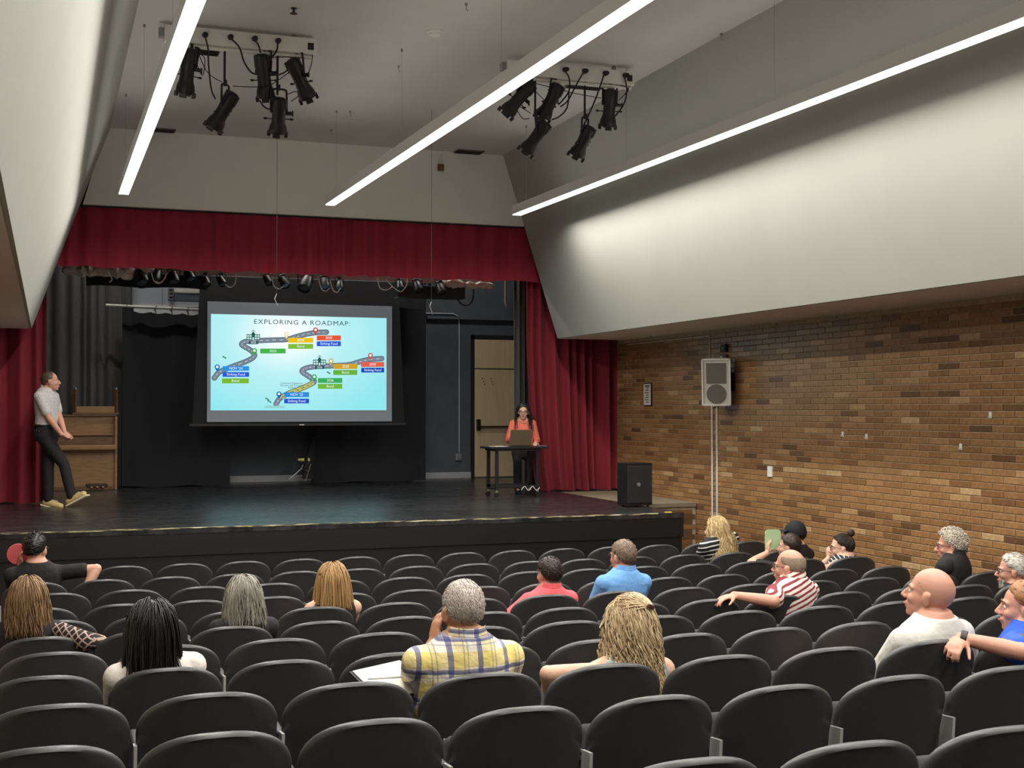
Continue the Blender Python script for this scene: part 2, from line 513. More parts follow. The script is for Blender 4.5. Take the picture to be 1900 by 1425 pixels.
# brick pier with a pale cap beside the stage, against the wall
pr = thing('brick_pier', 'low brown brick pier with pale cap between stage and brick wall', 'pier', (7.85, 16.9, ZF))
MB().b2((7.34, 15.75, ZF), (XR - .02, YF + .3, ZS - .07)).build('core', M_mortar, pr, world=True)
rng2 = random.Random(5)
for c in range(int((ZS - .07) / BH)):
    x = 7.345 - (c % 2) * BL / 2
    while x < XR - .06:
        xa, xb_ = max(x, 7.345), min(x + BL, XR - .03)
        if xb_ - xa > .05:
            t = rng2.choice(TV[:7]); mb = MB(); mb.b2((xa + .004, 15.738, c * BH + .004), (xb_ - .004, 15.752, (c + 1) * BH - .004))
            o = mb.build('brick', M_brick, pr, world=True); add_tone(o.data, [t] * len(o.data.vertices))
        x += BL
MB().b2((7.34, 15.72, ZS - .07), (XR - .02, YF + .3, ZS - .01), .006).build('cap', mat('pale_stone', srgb(134, 122, 100), .7, var=.1), pr, world=True)

# stage house: black walls around the stage
struct(MB().b2((-2.5, YB, ZS), (9.7, YB + .15, 6.3)).build('wall_stage_back', M_stagewall), 'charcoal painted back wall of the stage')
struct(MB().b2((-2.55, YF + .35, ZS), (-2.4, YB + .1, 6.3)).build('wall_stage_left', M_stagewall), 'charcoal side wall at stage left wing')
struct(MB().b2((9.6, YF + .35, ZS), (9.75, YB + .1, 6.3)).build('wall_stage_right', M_stagewall), 'charcoal side wall at stage right wing')
struct(MB().b2((-2.5, YF + .08, 6.15), (9.7, YB + .1, 6.3)).build('ceiling_stage', M_stagewall), 'dark ceiling above the stage')
struct(MB().b2((XR + .25, YF + .3, ZS), (9.7, YF + .36, 6.3)).build('wall_wing_right', M_stagewall), 'wall closing the right stage wing')
struct(MB().b2((-2.5, YF + .3, ZS), (XL - .2, YF + .36, 6.3)).build('wall_wing_left', M_stagewall), 'wall closing the left stage wing')
struct(MB().b2((XL - .2, YF + .09, 4.95), (XR + .3, YF + .16, 6.2)).build('wall_proscenium', M_black), 'black back of the wall above the stage opening')
struct(MB().b2((2.4, YB - .018, ZS), (7.62, YB, ZS + .11), .004).build('baseboard_stage', mat('pale_baseboard', srgb(170, 172, 176), .5)), 'pale grey baseboard along the stage back wall')
# ledge high on the back wall, catching light at the right
struct(MB().b2((6.4, YB - .10, at(850, 590, YB).z - .03), (9.6, YB, at(850, 590, YB).z + .02)).build('trim_1', M_stagewall), 'narrow dark ledge high on the stage back wall')

# ------------------------------------------------------------------ curtains
def curtain(name, label, xl, xr, z0, z1, y, amp, period, m, seed, nz=14, hem=.01, flare=0.0, thick=.012):
    """xl, xr may be functions of height fraction (0 bottom, 1 top)"""
    fl = xl if callable(xl) else (lambda t: xl)
    fr = xr if callable(xr) else (lambda t: xr)
    rg = random.Random(seed)
    W = abs(fr(1) - fl(1)); nx = max(24, int(W / period * 12))
    ph = [rg.uniform(0, 6.28) for _ in range(4)]
    # irregular pleat phase
    phs = [0.0]
    for i in range(nx):
        phs.append(phs[-1] + 2 * math.pi * (W / nx) / period * (1 + .45 * math.sin(i * 12.0 / nx + ph[0]) + .3 * math.sin(i * 31.0 / nx + ph[1])))
    V = []; Fc = []
    for lay in range(2):
        for i in range(nz + 1):
            t = i / nz
            for j in range(nx + 1):
                s = j / nx
                x = fl(t) + (fr(t) - fl(t)) * s
                g = 1 + flare * (1 - t)
                a = math.sin(phs[j] + .25 * math.sin(3 * t + ph[2]))
                a = math.copysign(abs(a) ** .8, a)
                y_ = y + amp * g * (a + .35 * math.sin(phs[j] * .37 + ph[3] + t)) + lay * thick
                z = z0 + (z1 - z0) * t + (hem * math.sin(phs[j] * .5 + ph[1]) if i == 0 else 0)
                V.append((x, y_, z))
    n = nx + 1; K = (nz + 1) * n
    for lay in range(2):
        for i in range(nz):
            for j in range(nx):
                q = (lay * K + i * n + j, lay * K + i * n + j + 1, lay * K + (i + 1) * n + j + 1, lay * K + (i + 1) * n + j)
                Fc.append(q if lay == 0 else q[::-1])
    for i in range(nz):
        for j, rv in ((0, 1), (nx, 0)):
            q = (i * n + j, (i + 1) * n + j, K + (i + 1) * n + j, K + i * n + j); Fc.append(q if rv else q[::-1])
    for j in range(nx):
        for i, rv in ((0, 0), (nz, 1)):
            q = (i * n + j, i * n + j + 1, K + i * n + j + 1, K + i * n + j); Fc.append(q if rv else q[::-1])
    mb = MB(); mb.add(V, Fc)
    o = mb.build(name, m, None, smooth=70.0)
    return tag(o, label, 'curtain')
M_red = mat('red_velour', srgb(124, 24, 40), 0.85, var=0.12, vscale=9, stretch=(1, 1, .1), sheen=0.06)
M_red2 = mat('red_valance_velour', srgb(150, 32, 54), 0.85, var=0.12, vscale=9, stretch=(1, 1, .1), sheen=0.06)
M_drape = mat('black_drape', srgb(20, 22, 28), 0.9, var=0.15, vscale=6, stretch=(1, 1, .1), sheen=0.15)
M_legs = mat('charcoal_drape', srgb(74, 74, 72), 0.9, var=0.15, vscale=9, stretch=(1, 1, .1), sheen=0.2)
zv = at(560, 508, 18.2).z
curtain('valance_curtain', 'long red pleated valance across the top of the stage', XL + .03, XR - .03, zv, 5.25, 18.22, .022, .26, M_red2, 3, nz=6, hem=.012)
curtain('side_curtain', 'red stage curtain hanging beside the brick wall', lambda t: 7.02 - .17 * min(1, t * 1.6) ** .6, XR + .06, ZS + .012, zv + .4, 18.42, .05, .17, M_red, 8, nz=18, flare=.5)
curtain('side_curtain', 'red stage curtain behind the standing man at far left', XL + .03, -.02, ZS + .012, zv + .4, 18.42, .05, .2, M_red, 12, nz=16, flare=.3)
# charcoal legs just behind
a = at(60, 600, 21.8).x; b = at(246, 600, 21.8).x
curtain('leg_curtain', 'charcoal pleated curtain behind the piano', a, b, ZS + .012, 6.145, 21.85, .055, .16, M_legs, 21, nz=14)
a = at(955, 600, 19.0).x; b = at(990, 600, 19.0).x
curtain('leg_curtain', 'narrow charcoal pleated curtain between door and red curtain', a, b + .25, ZS + .012, 6.145, 19.0, .05, .105, M_legs, 23, nz=14)
# flat black traveller drapes at the back of the stage
a = at(226, 800, 21.5).x; b = at(427, 850, 21.5).x
zt = at(320, 572, 21.4).z
curtain('black_drape', 'flat black drape left of the projection screen', a, b, ZS + .012, zt, 21.5, .018, .5, M_drape, 31, nz=12)
a0 = at(578, 880, 21.6).x; a1 = at(600, 700, 21.6).x; b = at(790, 850, 21.6).x
curtain('black_drape', 'flat black drape right of the projection screen', lambda t: a0 + (a1 - a0) * t + .05 * math.sin(3 * t), b, ZS + .012, 4.9, 21.62, .018, .5, M_drape, 33, nz=12)
# black border hanging above the screen
a = at(383, 520, 21.0).x; b = at(790, 520, 21.0).x
curtain('border_drape', 'black border drape above the projection screen', a, b, at(560, 566, 21.0).z, 6.145, 21.1, .015, .6, M_drape, 35, nz=6)
a = at(160, 520, 19.6).x; b = at(385, 520, 19.6).x
curtain('border_drape', 'black border drape above the silver roller case', a, b, at(300, 534, 19.6).z, 6.145, 19.6, .015, .5, M_drape, 36, nz=6)

# ------------------------------------------------------------------ door at the back
YD = YB - .03
dx0, dx1 = at(880, 750, YD).x, at(880, 750, YD).x + 1.0
dz0, dz1, dz2 = ZS, at(900, 684, YD).z, at(900, 630, YD).z
M_door = mat('tan_door', srgb(218, 196, 156), 0.45, var=0.05, vscale=3, stretch=(6, 6, .6))
d = struct(MB().b2((dx0, YD - .02, dz0 + .02), (dx1, YD + .02, dz1 - .015), .003).build('door_1', M_door), 'tan stage door with a long dark push bar')
MB().b2((dx0, YD - .02, dz1 + .005), (dx1, YD + .02, dz2), .003).build('transom_panel', M_door, d)
mb = MB(); M_frame = mat('dark_door_frame', srgb(30, 30, 34), .5)
mb.b2((dx0 - .06, YD - .03, dz0), (dx0 - .004, YD + .03, dz2 + .08)); mb.b2((dx1 + .004, YD - .03, dz0), (dx1 + .06, YD + .03, dz2 + .08)); mb.b2((dx0 - .06, YD - .03, dz2 + .006), (dx1 + .06, YD + .03, dz2 + .08))
mb.build('frame', M_frame, d)
zb_ = at(900, 792, YD).z
mb = MB(); mb.b2((dx0 + .09, YD - .075, zb_ - .02), (dx1 - .06, YD - .045, zb_ + .02), .006); mb.build('push_bar', mat('brown_bar', srgb(74, 60, 44), .4), d)
mb = MB(); mb.b2((dx0 + .03, YD - .08, zb_ - .06), (dx0 + .1, YD - .02, zb_ + .14), .01); mb.b2((dx1 - .07, YD - .08, zb_ - .04), (dx1 - .01, YD - .02, zb_ + .04), .008); mb.build('bar_housing', M_blackm, d)
MB().b2((dx0, YD - .026, ZS + .003), (dx1, YD + .02, ZS + .018)).build('threshold', M_steel, d)
mb = MB()
for k in range(2):
    for j in range(3): mb.b2((dx0 + .14 + k * .16 + j * .02, YD - .022, dz1 - .2 - j * .05), (dx0 + .16 + k * .16 + j * .02, YD - .019, dz1 - .17 - j * .05))
mb.build('patch_marks', mat('door_mark', srgb(130, 112, 78), .6), d)

# conduit and outlet on the back wall
t = thing('wall_conduit', 'thin pale conduit bending down the stage wall to an outlet box', 'conduit', at(851, 848, YB - .03))
pts = [at(735, 580, YB - .03), at(840, 582, YB - .03), at(849, 586, YB - .03), at(852, 597, YB - .03), at(852, 840, YB - .03)]
MB().tube(pts, .011, 8).build('pipe', mat('pale_conduit', srgb(190, 190, 188), .4), t, smooth=True, world=True)
q = at(851, 848, YB - .03); mb = MB(); mb.box(q, (.12, .05, .13), bev=.008); mb.build('outlet_box', M_steel, t, world=True)
mb = MB(); mb.box(q + Vector((0, -.03, .0)), (.075, .012, .1), bev=.003); mb.build('cover_plate', M_grey, t, world=True)
# pale wall panel, roller case and batten at upper left
M_pale = mat('pale_panel', srgb(168, 174, 182), .6, var=.04, vscale=3)
p0 = at(243, 566, 22.3); p1 = at(388, 530, 22.3)
mb = MB(); mb.b2((p0.x, 22.30, p0.z), (p1.x, 22.36, p1.z + .1), .004)
o = mb.build('wall_panel', M_pale); tag(o, 'pale grey panel on the back wall behind the roller case', 'panel')
p0 = at(243, 566, 22.29); mb = MB(); mb.b2((p0.x, 22.27, p0.z - .015), (p1.x, 22.3, p0.z + .02), .003); mb.build('lower_trim', M_whitem, o)
t = thing('roller_screen_case', 'white roller case with grey end bracket beside the black border', 'screen case', at(345, 556, 21.9))
a = at(322, 540, 21.9); b = at(400, 543, 21.9)
mb = MB(); mb.b2((a.x, 21.82, a.z - .035), (b.x, 21.94, a.z + .035), .012); mb.build('case', M_whitem, t, world=True)
mb = MB(); mb.b2((a.x, 21.85, a.z - .17), (b.x, 21.93, a.z - .045), .006); mb.build('fabric_roll', mat('slate_roll', srgb(70, 84, 94), .6), t, world=True)
mb = MB(); mb.b2((a.x - .06, 21.95, a.z - .05), (a.x - .02, 22.297, a.z)); mb.b2((b.x - .06, 21.92, a.z - .03), (b.x - .02, 22.297, a.z + .02)); mb.build('wall_arm', M_grey, t, world=True)
mb = MB(); mb.b2((a.x - .085, 21.8, a.z - .16), (a.x - .006, 21.96, a.z + .05), .008); mb.build('end_bracket', M_grey, t, world=True)
mb = MB()
for k in range(3): mb.b2((a.x - .075, 21.79, a.z - .13 + k * .06), (a.x - .02, 21.80, a.z - .10 + k * .06))
mb.build('bracket_slot', M_blackm, t, world=True)
t = thing('curtain_batten', 'thin white pipe batten with ties holding the black drape', 'batten', at(300, 572, 21.3))
A = at(196, 566, 21.3); B = at(385, 573, 21.3); B.z = A.z - .035
MB().cyl(A, B, .021, n=10).build('pipe', M_whitem, t, smooth=True, world=True)
for s in (.55, .97):
    p = A.lerp(B, s); MB().cyl(p, Vector((p.x, p.y, 6.15)), .003, n=5).build('hanging_line', M_blackm, t, world=True)
for k, s in enumerate((.2, .48, .64, .80)):
    p = A.lerp(B, s); R = []
    mb = MB(); mb.tube([p + Vector((.02 * math.sin(x), -.03 * math.cos(x), .03 * math.sin(x) - .004 * x)) for x in [i * .7 for i in range(10)]], .006, 5); mb.tube([p + Vector((0, -.025, -.02)), p + Vector((.01, -.025, -.10))], .005, 5)
    mb.build('tie', M_blackm, t, world=True)
mb = MB(); n_ = 26; top_ = []; bot_ = []
for i in range(n_ + 1):
    s = .27 + .73 * i / n_; p = A.lerp(B, s)
    top_.append(p + Vector((0, -.012, -.03))); bot_.append(p + Vector((0, -.012, -.075 - .028 * abs(math.sin(i * .55)))))
mb.add(top_ + bot_, [(i, i + 1, n_ + 2 + i, n_ + 1 + i) for i in range(n_)])
mb.build('white_webbing', mat('webbing', srgb(200, 204, 204), .8), t, world=True, solid=.008)

# ------------------------------------------------------------------ projection screen with its slide
YSC = 20.6
sa = at(385, 560, YSC); sb = at(727, 783, YSC)
ztop = at(385, 559, YSC).z; zbot = at(382, 783, YSC).z
scr = thing('projection_screen', 'large grey projection screen showing the roadmap slide', 'screen', ((sa.x + sb.x) / 2, YSC, zbot - .07))
M_scr = mat('screen_fabric', srgb(150, 160, 172), .8)
zt2 = 6.05
M_mask = mat('screen_mask', srgb(14, 15, 18), .8)
mb = MB()
xl_, xr_ = sa.x, sb.x
mb.add([(xl_ - .22, YSC + .02, zbot - .05), (xr_ + .22, YSC + .02, zbot - .05), (xr_ + .03, YSC + .02, zt2), (xl_ - .03, YSC + .02, zt2)], [(0, 1, 2, 3)])
mb.build('black_backing', M_mask, scr, world=True, solid=.006)
MB().b2((xl_, YSC, zbot), (xr_, YSC + .008, ztop)).build('fabric', M_scr, scr, world=True)
mb = MB(); mb.b2((xl_ - .27, YSC - .02, zbot - .07), (xr_ + .24, YSC + .03, zbot - .03), .008); mb.build('bottom_bar', M_blackm, scr, world=True)
mb = MB(); mb.b2((xl_ - .3, YSC - .06, 6.0), (xr_ + .3, YSC + .1, 6.148), .01); mb.build('roller_case', M_blackm, scr, world=True)
mb = MB(); mb.b2(((xl_ + xr_) / 2 - .04, YSC - .026, zbot - .058), ((xl_ + xr_) / 2 + .04, YSC - .02, zbot - .042)); mb.build('maker_mark', M_whitem, scr, world=True)

# slide: printed light, laid out in slide pixels
SX0, SX1 = at(391, 680, YSC).x, at(717, 680, YSC).x
SZ1, SZ0 = at(391, 582.5, YSC).z, at(391, 761.5, YSC).z
def sl(a, b):
    u = (a - 58) / (1778 - 58); yt = 118 + u * 47; v = (b - yt) / (1066 - yt)
    return SX0 + u * (SX1 - SX0), SZ1 + (SZ0 - SZ1) * v
SCALE = (SX1 - SX0) / 1720
SE = 1.0
def slide_hotspot_bg():
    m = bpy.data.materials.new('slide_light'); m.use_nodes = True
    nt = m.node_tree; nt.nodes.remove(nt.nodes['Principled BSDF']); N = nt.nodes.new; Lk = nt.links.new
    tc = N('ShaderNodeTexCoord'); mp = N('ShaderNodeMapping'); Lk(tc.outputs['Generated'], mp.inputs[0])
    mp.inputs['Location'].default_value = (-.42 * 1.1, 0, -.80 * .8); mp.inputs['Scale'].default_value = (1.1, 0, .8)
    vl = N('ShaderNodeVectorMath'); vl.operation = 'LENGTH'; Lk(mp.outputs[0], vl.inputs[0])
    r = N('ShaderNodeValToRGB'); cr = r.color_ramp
    cr.elements[0].position = .06; cr.elements[0].color = (.96, 1.0, 1.0, 1)  # whitish centre: projector hot spot painted into the emission colour
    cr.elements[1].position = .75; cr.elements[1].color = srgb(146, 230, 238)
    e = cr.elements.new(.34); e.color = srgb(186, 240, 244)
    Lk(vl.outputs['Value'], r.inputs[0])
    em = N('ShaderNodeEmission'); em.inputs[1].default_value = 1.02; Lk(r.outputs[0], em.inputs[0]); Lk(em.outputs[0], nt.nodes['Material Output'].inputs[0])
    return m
slide = MB().b2((SX0, YSC - .004, SZ0), (SX1, YSC - .001, SZ1)).build('slide', slide_hotspot_bg(), scr, world=True)
slide['label'] = 'bright cyan slide titled exploring a roadmap'
SLOC = Vector(scr.location)
def spart(name, polys, col, layer, s=SE):
    """polys: lists of slide-pixel points, drawn flat on the slide"""
    V = []; Fc = []
    for pl in polys:
        k = len(V)
        for a, b in pl:
            x, z = sl(a, b); V.append((x - SLOC.x, YSC - .005 - layer * .0012 - SLOC.y, z - SLOC.z))
        Fc.append(tuple(range(k, len(V))))
    me = bpy.data.meshes.new(name); me.from_pydata(V, [], Fc)
    me.materials.append(emat('slide_%d_%d_%d' % tuple(col), srgb(*col), s))
    o = bpy.data.objects.new(name, me); COL.objects.link(o); o.parent = slide
    return o
def ribbon(path, w):
    P = [(p.x, p.y) for p in smoothpath([(a, b, 0) for a, b in path], 8)]
    L = []; R = []
    for i, (a, b) in enumerate(P):
        a0, b0 = P[max(0, i - 1)]; a1, b1 = P[min(len(P) - 1, i + 1)]
        tx, ty = a1 - a0, b1 - b0; l = math.hypot(tx, ty) or 1
        f = 1 + .0 * i
        L.append((a - ty / l * w / 2, b + tx / l * w / 2)); R.append((a + ty / l * w / 2, b - tx / l * w / 2))
    return [[L[i], L[i + 1], R[i + 1], R[i]] for i in range(len(P) - 1)], P
def disc(a, b, r, n=14, sy=1): return [(a + r * math.cos(2 * math.pi * i / n), b + r * sy * math.sin(2 * math.pi * i / n)) for i in range(n)]
def rrect(x0, y0, x1, y1): return [(x0 + 4, y0), (x1 - 4, y0), (x1, y0 + 4), (x1, y1 - 4), (x1 - 4, y1), (x0 + 4, y1), (x0, y1 - 4), (x0, y0 + 4)]
def stext(txt, a, b, size, col, layer=4, wid=None, name='slide_lettering', sp=1.0):
    cu = bpy.data.curves.new(name, 'FONT'); cu.body = txt; cu.align_x = 'CENTER'; cu.align_y = 'CENTER'; cu.size = size * SCALE * 1.38; cu.space_character = sp; cu.resolution_u = 3
    ob = bpy.data.objects.new(name, cu); COL.objects.link(ob)
    bpy.context.view_layer.update()
    dg = bpy.context.evaluated_depsgraph_get()
    me = bpy.data.meshes.new_from_object(ob.evaluated_get(dg))
    bpy.data.objects.remove(ob, do_unlink=True)
    xs = [v.co.x for v in me.vertices]
    k = 1.0
    if wid: k = wid * SCALE / (max(xs) - min(xs))
    # the slide slopes a little with the screen's top edge
    x, z = sl(a, b)
    for v in me.vertices:
        dx = v.co.x * k; dz = v.co.y
        v.co = Vector((x + dx - SLOC.x, YSC - .005 - layer * .0012 - SLOC.y, z + dz - SLOC.z))
    me.materials.clear(); me.materials.append(emat('slide_%d_%d_%d' % tuple(col), srgb(*col), SE))
    o = bpy.data.objects.new(name, me); COL.objects.link(o); o.parent = slide
    return o
stext('EXPLORING A ROADMAP:', 935, 208, 46, (26, 74, 92), wid=940, name='slide_title', sp=1.15)['label'] = 'slide title in dark teal capitals'
ROAD1 = [(92, 748), (140, 690), (250, 640), (380, 590), (452, 552), (470, 515), (425, 470), (360, 432), (352, 408), (400, 388), (520, 381), (640, 376), (780, 371), (880, 342), (980, 318), (1080, 303), (1172, 300)]
ROAD2 = [(680, 1005), (715, 950), (800, 900), (900, 862), (1000, 818), (1048, 790), (1040, 765), (985, 725), (937, 692), (940, 668), (1000, 645), (1100, 635), (1230, 630), (1400, 620), (1500, 592), (1600, 570), (1730, 560)]
for road, g in ((ROAD1, (120, 134, 146)), (ROAD2, (126, 134, 152))):
    pl, P = ribbon(road, 52); spart('slide_road_edge', pl + [disc(*P[-1], 26), disc(*P[0], 26)], (66, 96, 108), 1)
    pl, P = ribbon(road, 40); spart('slide_road', pl + [disc(*P[-1], 20), disc(*P[0], 20)], g, 2)
    pl, P = ribbon(road, 4); spart('slide_road_dashes', [q for i, q in enumerate(pl) if i % 4 < 2], (236, 246, 248), 3.4)
pl, P = ribbon([(735, 940), (800, 900), (900, 862), (1000, 818), (1045, 792)], 36); spart('slide_road_highlight', pl, (206, 204, 60), 2.6)
pl, P = ribbon([(735, 940), (800, 900), (900, 862), (1000, 818), (1045, 792)], 14); spart('slide_road_lane', pl, (130, 136, 128), 3)
BOX = [(168, 632, 420, 677, (48, 146, 226), "NOV '24"), (168, 690, 420, 737, (44, 92, 214), 'Sinking Fund'), (163, 752, 417, 800, (122, 186, 50), 'Bond'),
       (525, 460, 770, 508, (72, 180, 78), '2025'), (795, 355, 1040, 403, (240, 196, 20), '2028'), (795, 415, 1040, 463, (128, 190, 60), 'Bond'),
       (1075, 333, 1315, 381, (228, 88, 58), '2030'), (1075, 390, 1315, 438, (44, 92, 214), 'Sinking Fund'), (1243, 612, 1482, 662, (212, 164, 40), '2028'),
       (1240, 672, 1480, 720, (104, 178, 62), 'Bond'), (1518, 594, 1753, 642, (228, 96, 76), '2030'), (1520, 650, 1753, 697, (30, 76, 186), 'Sinking Fund'),
       (1087, 750, 1330, 797, (62, 174, 88), '2026'), (1087, 807, 1330, 855, (112, 186, 60), 'Bond'), (758, 888, 1000, 936, (48, 140, 222), "NOV '25"), (758, 952, 1000, 998, (40, 84, 206), 'Sinking Fund')]
for x0, y0_, x1, y1, c, tx in BOX:
    spart('slide_box', [rrect(x0, y0_, x1, y1)], c, 4.2)
    stext(tx, (x0 + x1) / 2, (y0_ + y1) / 2, 25, (240, 248, 250), 5.2)
for x, y_ in ((460, 401), (1104, 645)):
    spart('slide_sign', [rrect(x - 46, y_ - 16, x + 46, y_ + 16)], (46, 78, 92), 4.2); stext('2026', x, y_, 20, (236, 246, 248), 5.2)
for x, y_, c in ((118, 640, (30, 110, 190)), (470, 480, (58, 168, 66)), (778, 318, (246, 226, 180)), (1063, 278, (196, 74, 62)), (707, 905, (26, 104, 190)), (1052, 738, (40, 160, 76)), (1217, 583, (206, 176, 80)), (1613, 530, (200, 84, 76))):
    spart('slide_pin', [disc(x, y_, 25), [(x - 22, y_ + 12), (x + 22, y_ + 12), (x, y_ + 48)]], c, 4.4); spart('slide_pin_hole', [disc(x, y_ - 1, 13)], (236, 250, 252), 5.4)
for x, y_ in ((458, 345), (1103, 596)):
    spart('slide_school', [[(x - 64, y_ - 26), (x + 64, y_ - 26), (x + 64, y_ + 30), (x - 64, y_ + 30)], [(x - 20, y_ - 26), (x, y_ - 56), (x + 20, y_ - 26)], [(x - 30, y_ - 42), (x, y_ - 70), (x + 30, y_ - 42), (x, y_ - 62)]], (30, 92, 88), 4.4)
    spart('slide_school_windows', [[(x + dx, y_ + dy), (x + dx + 18, y_ + dy), (x + dx + 18, y_ + dy + 17), (x + dx, y_ + dy + 17)] for dx in (-58, -34, 16, 40) for dy in (-18, 6)] + [[(x - 7, y_ + 4), (x + 7, y_ + 4), (x + 7, y_ + 30), (x - 7, y_ + 30)]], (214, 244, 240), 5)
for i, tx in enumerate(('Community Engagement,', 'Education and Consensus', 'Building')): stext(tx, 832, 800 + 22 * i, 17, (40, 80, 96), 4, wid=(220, 224, 72)[i])
for x, y_ in ((185, 545), (1192, 697), (615, 978), (592, 953)): spart('slide_leaf', [disc(x - 8, y_ - 5, 12, 8, .6), disc(x + 9, y_ + 6, 11, 8, .7)], (40, 130, 92), 4)
spart('slide_footnote', [[(565, 1020), (765, 1020), (765, 1045), (565, 1045)]], (150, 214, 214), 4)

# ------------------------------------------------------------------ fill lights added on the stage ceiling, hidden by the valance
M_tube = emat('fill_light_tube', (1.0, 0.97, 0.92), 210.0)  # added tubes, out of view, that brighten the dark stage
for x, lab in ((1.2, 'left'), (3.6, 'middle'), (6.2, 'right')):
    t = thing('fill_light', 'added unseen fill strip on the stage ceiling above the %s of the stage' % lab, 'ceiling light', (x, 19.9, 6.15), 0, 'added fill lights above the stage')
    MB().b2((-.65, -.09, -.06), (.65, .09, 0), .006).build('housing', M_whitem, t)
    MB().cyl((-.6, 0, -.085), (.6, 0, -.085), .019, n=10).build('tube', M_tube, t)
    for sx in (-1, 1): MB().b2((sx * .62 - .015, -.025, -.11), (sx * .62 + .015, .025, -.055), .004).build('lamp_holder', M_whitem, t)
# ------------------------------------------------------------------ theatre seats
M_seat = mat('seat_shell', srgb(60, 60, 60), 0.40, var=0.06, vscale=30, bump=0.05, bscale=400)
M_uph = mat('seat_fabric', srgb(52, 52, 54), 0.9, var=0.15, vscale=60, bump=0.2, bscale=500)
M_std = mat('seat_standard', srgb(168, 168, 164), 0.5)
M_arm = mat('seat_armrest', srgb(40, 40, 42), 0.5)
def seat_back_mesh(hw, y_in, thick, z0, H, inset, name, m):
    """upright shell, arched top, wrapping gently round the sitter"""
    ns, nt_ = 20, 7
    V = []; Fc = []
    def outline(s):       # s -1..1 : top height at that side position
        a = abs(s)
        return H - .045 * a ** 2 - .075 * a ** 5
    R = []
    rows = []
    # closed loop of the outline in (x, z): up the left side, over the top, down the right
    pts = []
    nside = 5; ntop = 22
    wb = hw * .965
    zc = H - .145
    for i in range(nside):
        t = i / nside; pts.append((-(wb + (hw - wb) * t ** .7), z0 + (zc - z0) * t))
    for i in range(ntop + 1):
        th = math.pi * (1 - i / ntop)
        c, s_ = math.cos(th), math.sin(th)
        ex = .80
        x = hw * math.copysign(abs(c) ** ex, c); z = zc + (H - zc) * (abs(s_) ** .92)
        pts.append((x, z))
    for i in range(nside - 1, -1, -1):
        t = i / nside; pts.append(((wb + (hw - wb) * t ** .7), z0 + (zc - z0) * t))
    def yy(x, z, off):
        lean = .16 * (H - z) / (H - z0) * ((H - z0) / .54)
        wrap = .045 * (x / hw) ** 2
        return y_in + lean + wrap + off
    loops = []
    e = min(.012, thick * .35)
    for off, sh in ((0, e), (e * .35, e * .3), (e, 0), (thick - e, 0), (thick - e * .35, e * .3), (thick, e)):
        L = []
        for x, z in pts:
            dx = -sh * (x / hw); dz = -sh if z > zc else (sh if z < z0 + .001 else 0)
            L.append(Vector((x + dx, yy(x, z, off), z + dz)))
        loops.append(L)
    mb = MB(); n = len(pts)
    mb.rings(loops, False, False)
    # fill the two faces with strips between mirrored outline points (keeps the wrap)
    for li, rev in ((0, 0), (5, 1)):
        base = li * n
        offv = 0 if li == 0 else thick
        K = 6
        prev = None
        for i in range(n // 2):
            a = loops[li][i]; b = loops[li][n - 1 - i]
            row = [base + i]
            for k in range(1, K):
                t = k / K; x = a.x + (b.x - a.x) * t; z = a.z + (b.z - a.z) * t
                mb.v.append((x, yy(x, z, offv), z)); row.append(len(mb.v) - 1)
            row.append(base + n - 1 - i)
            if prev:
                for k in range(K):
                    q = (prev[k], prev[k + 1], row[k + 1], row[k]); mb.f.append(q if not rev else q[::-1])
            prev = row
        mid = n // 2
        if n % 2:
            for k in range(K):
                q = (prev[k], prev[k + 1], base + mid); mb.f.append(q if not rev else q[::-1])
        
    return mb
def make_seat(W):
    r = thing('theatre_seat', 'x', 'seat', (0, 0, 0))
    hw = (W - .020) / 2
    seat_back_mesh(hw, 0, .040, .36, SEAT_H, 0, 'back', M_seat).build('back_shell', M_seat, r, smooth=50.0)
    seat_back_mesh(hw - .03, .041, .04, .48, SEAT_H - .035, 0, 'cushion', M_uph).build('back_cushion', M_uph, r, smooth=50.0)
    mb = MB(); mb.box((0, .245, .60), (W - .10, .085, .40), (math.radians(-14), 0, 0), .03); mb.build('tip_up_seat', M_uph, r, smooth=50.0)
    mb = MB(); mb.box((0, .295, .60), (W - .12, .014, .36), (math.radians(-14), 0, 0), .006); mb.build('seat_pan', M_seat, r, smooth=50.0)
    x0 = -W / 2
    mb = MB(); mb.prism([(.09, .42), (.06, .755), (.13, .75), (.18, .42)], x0 + .001, x0 + .013, 'x'); mb.build('standard', M_std, r)
    mb = MB(); mb.box((x0 + .0215, .31, .722), (.036, .24, .022), None, .010); mb.build('armrest', M_arm, r, smooth=50.0)
    mb = MB(); mb.b2((x0 + .001, .14, .012), (x0 + .036, .22, .46), .004); mb.build('leg', M_blackm, r)
    mb = MB(); mb.b2((x0 + .001, .06, 0), (x0 + .06, .32, .014), .004); mb.build('foot_plate', M_blackm, r)
    return r
ORD = ['first', 'second', 'third', 'fourth', 'fifth', 'sixth', 'seventh', 'eighth', 'ninth', 'tenth', 'eleventh', 'twelfth', 'thirteenth', 'fourteenth', 'fifteenth']
ROWN = ['front row', 'second row', 'third row', 'fourth row', 'fifth row', 'sixth row', 'seventh row', 'eighth row', 'ninth row', 'tenth row', 'row nearest the camera']
SEATED = {}     # (row, index) -> who sits there, filled by the people below
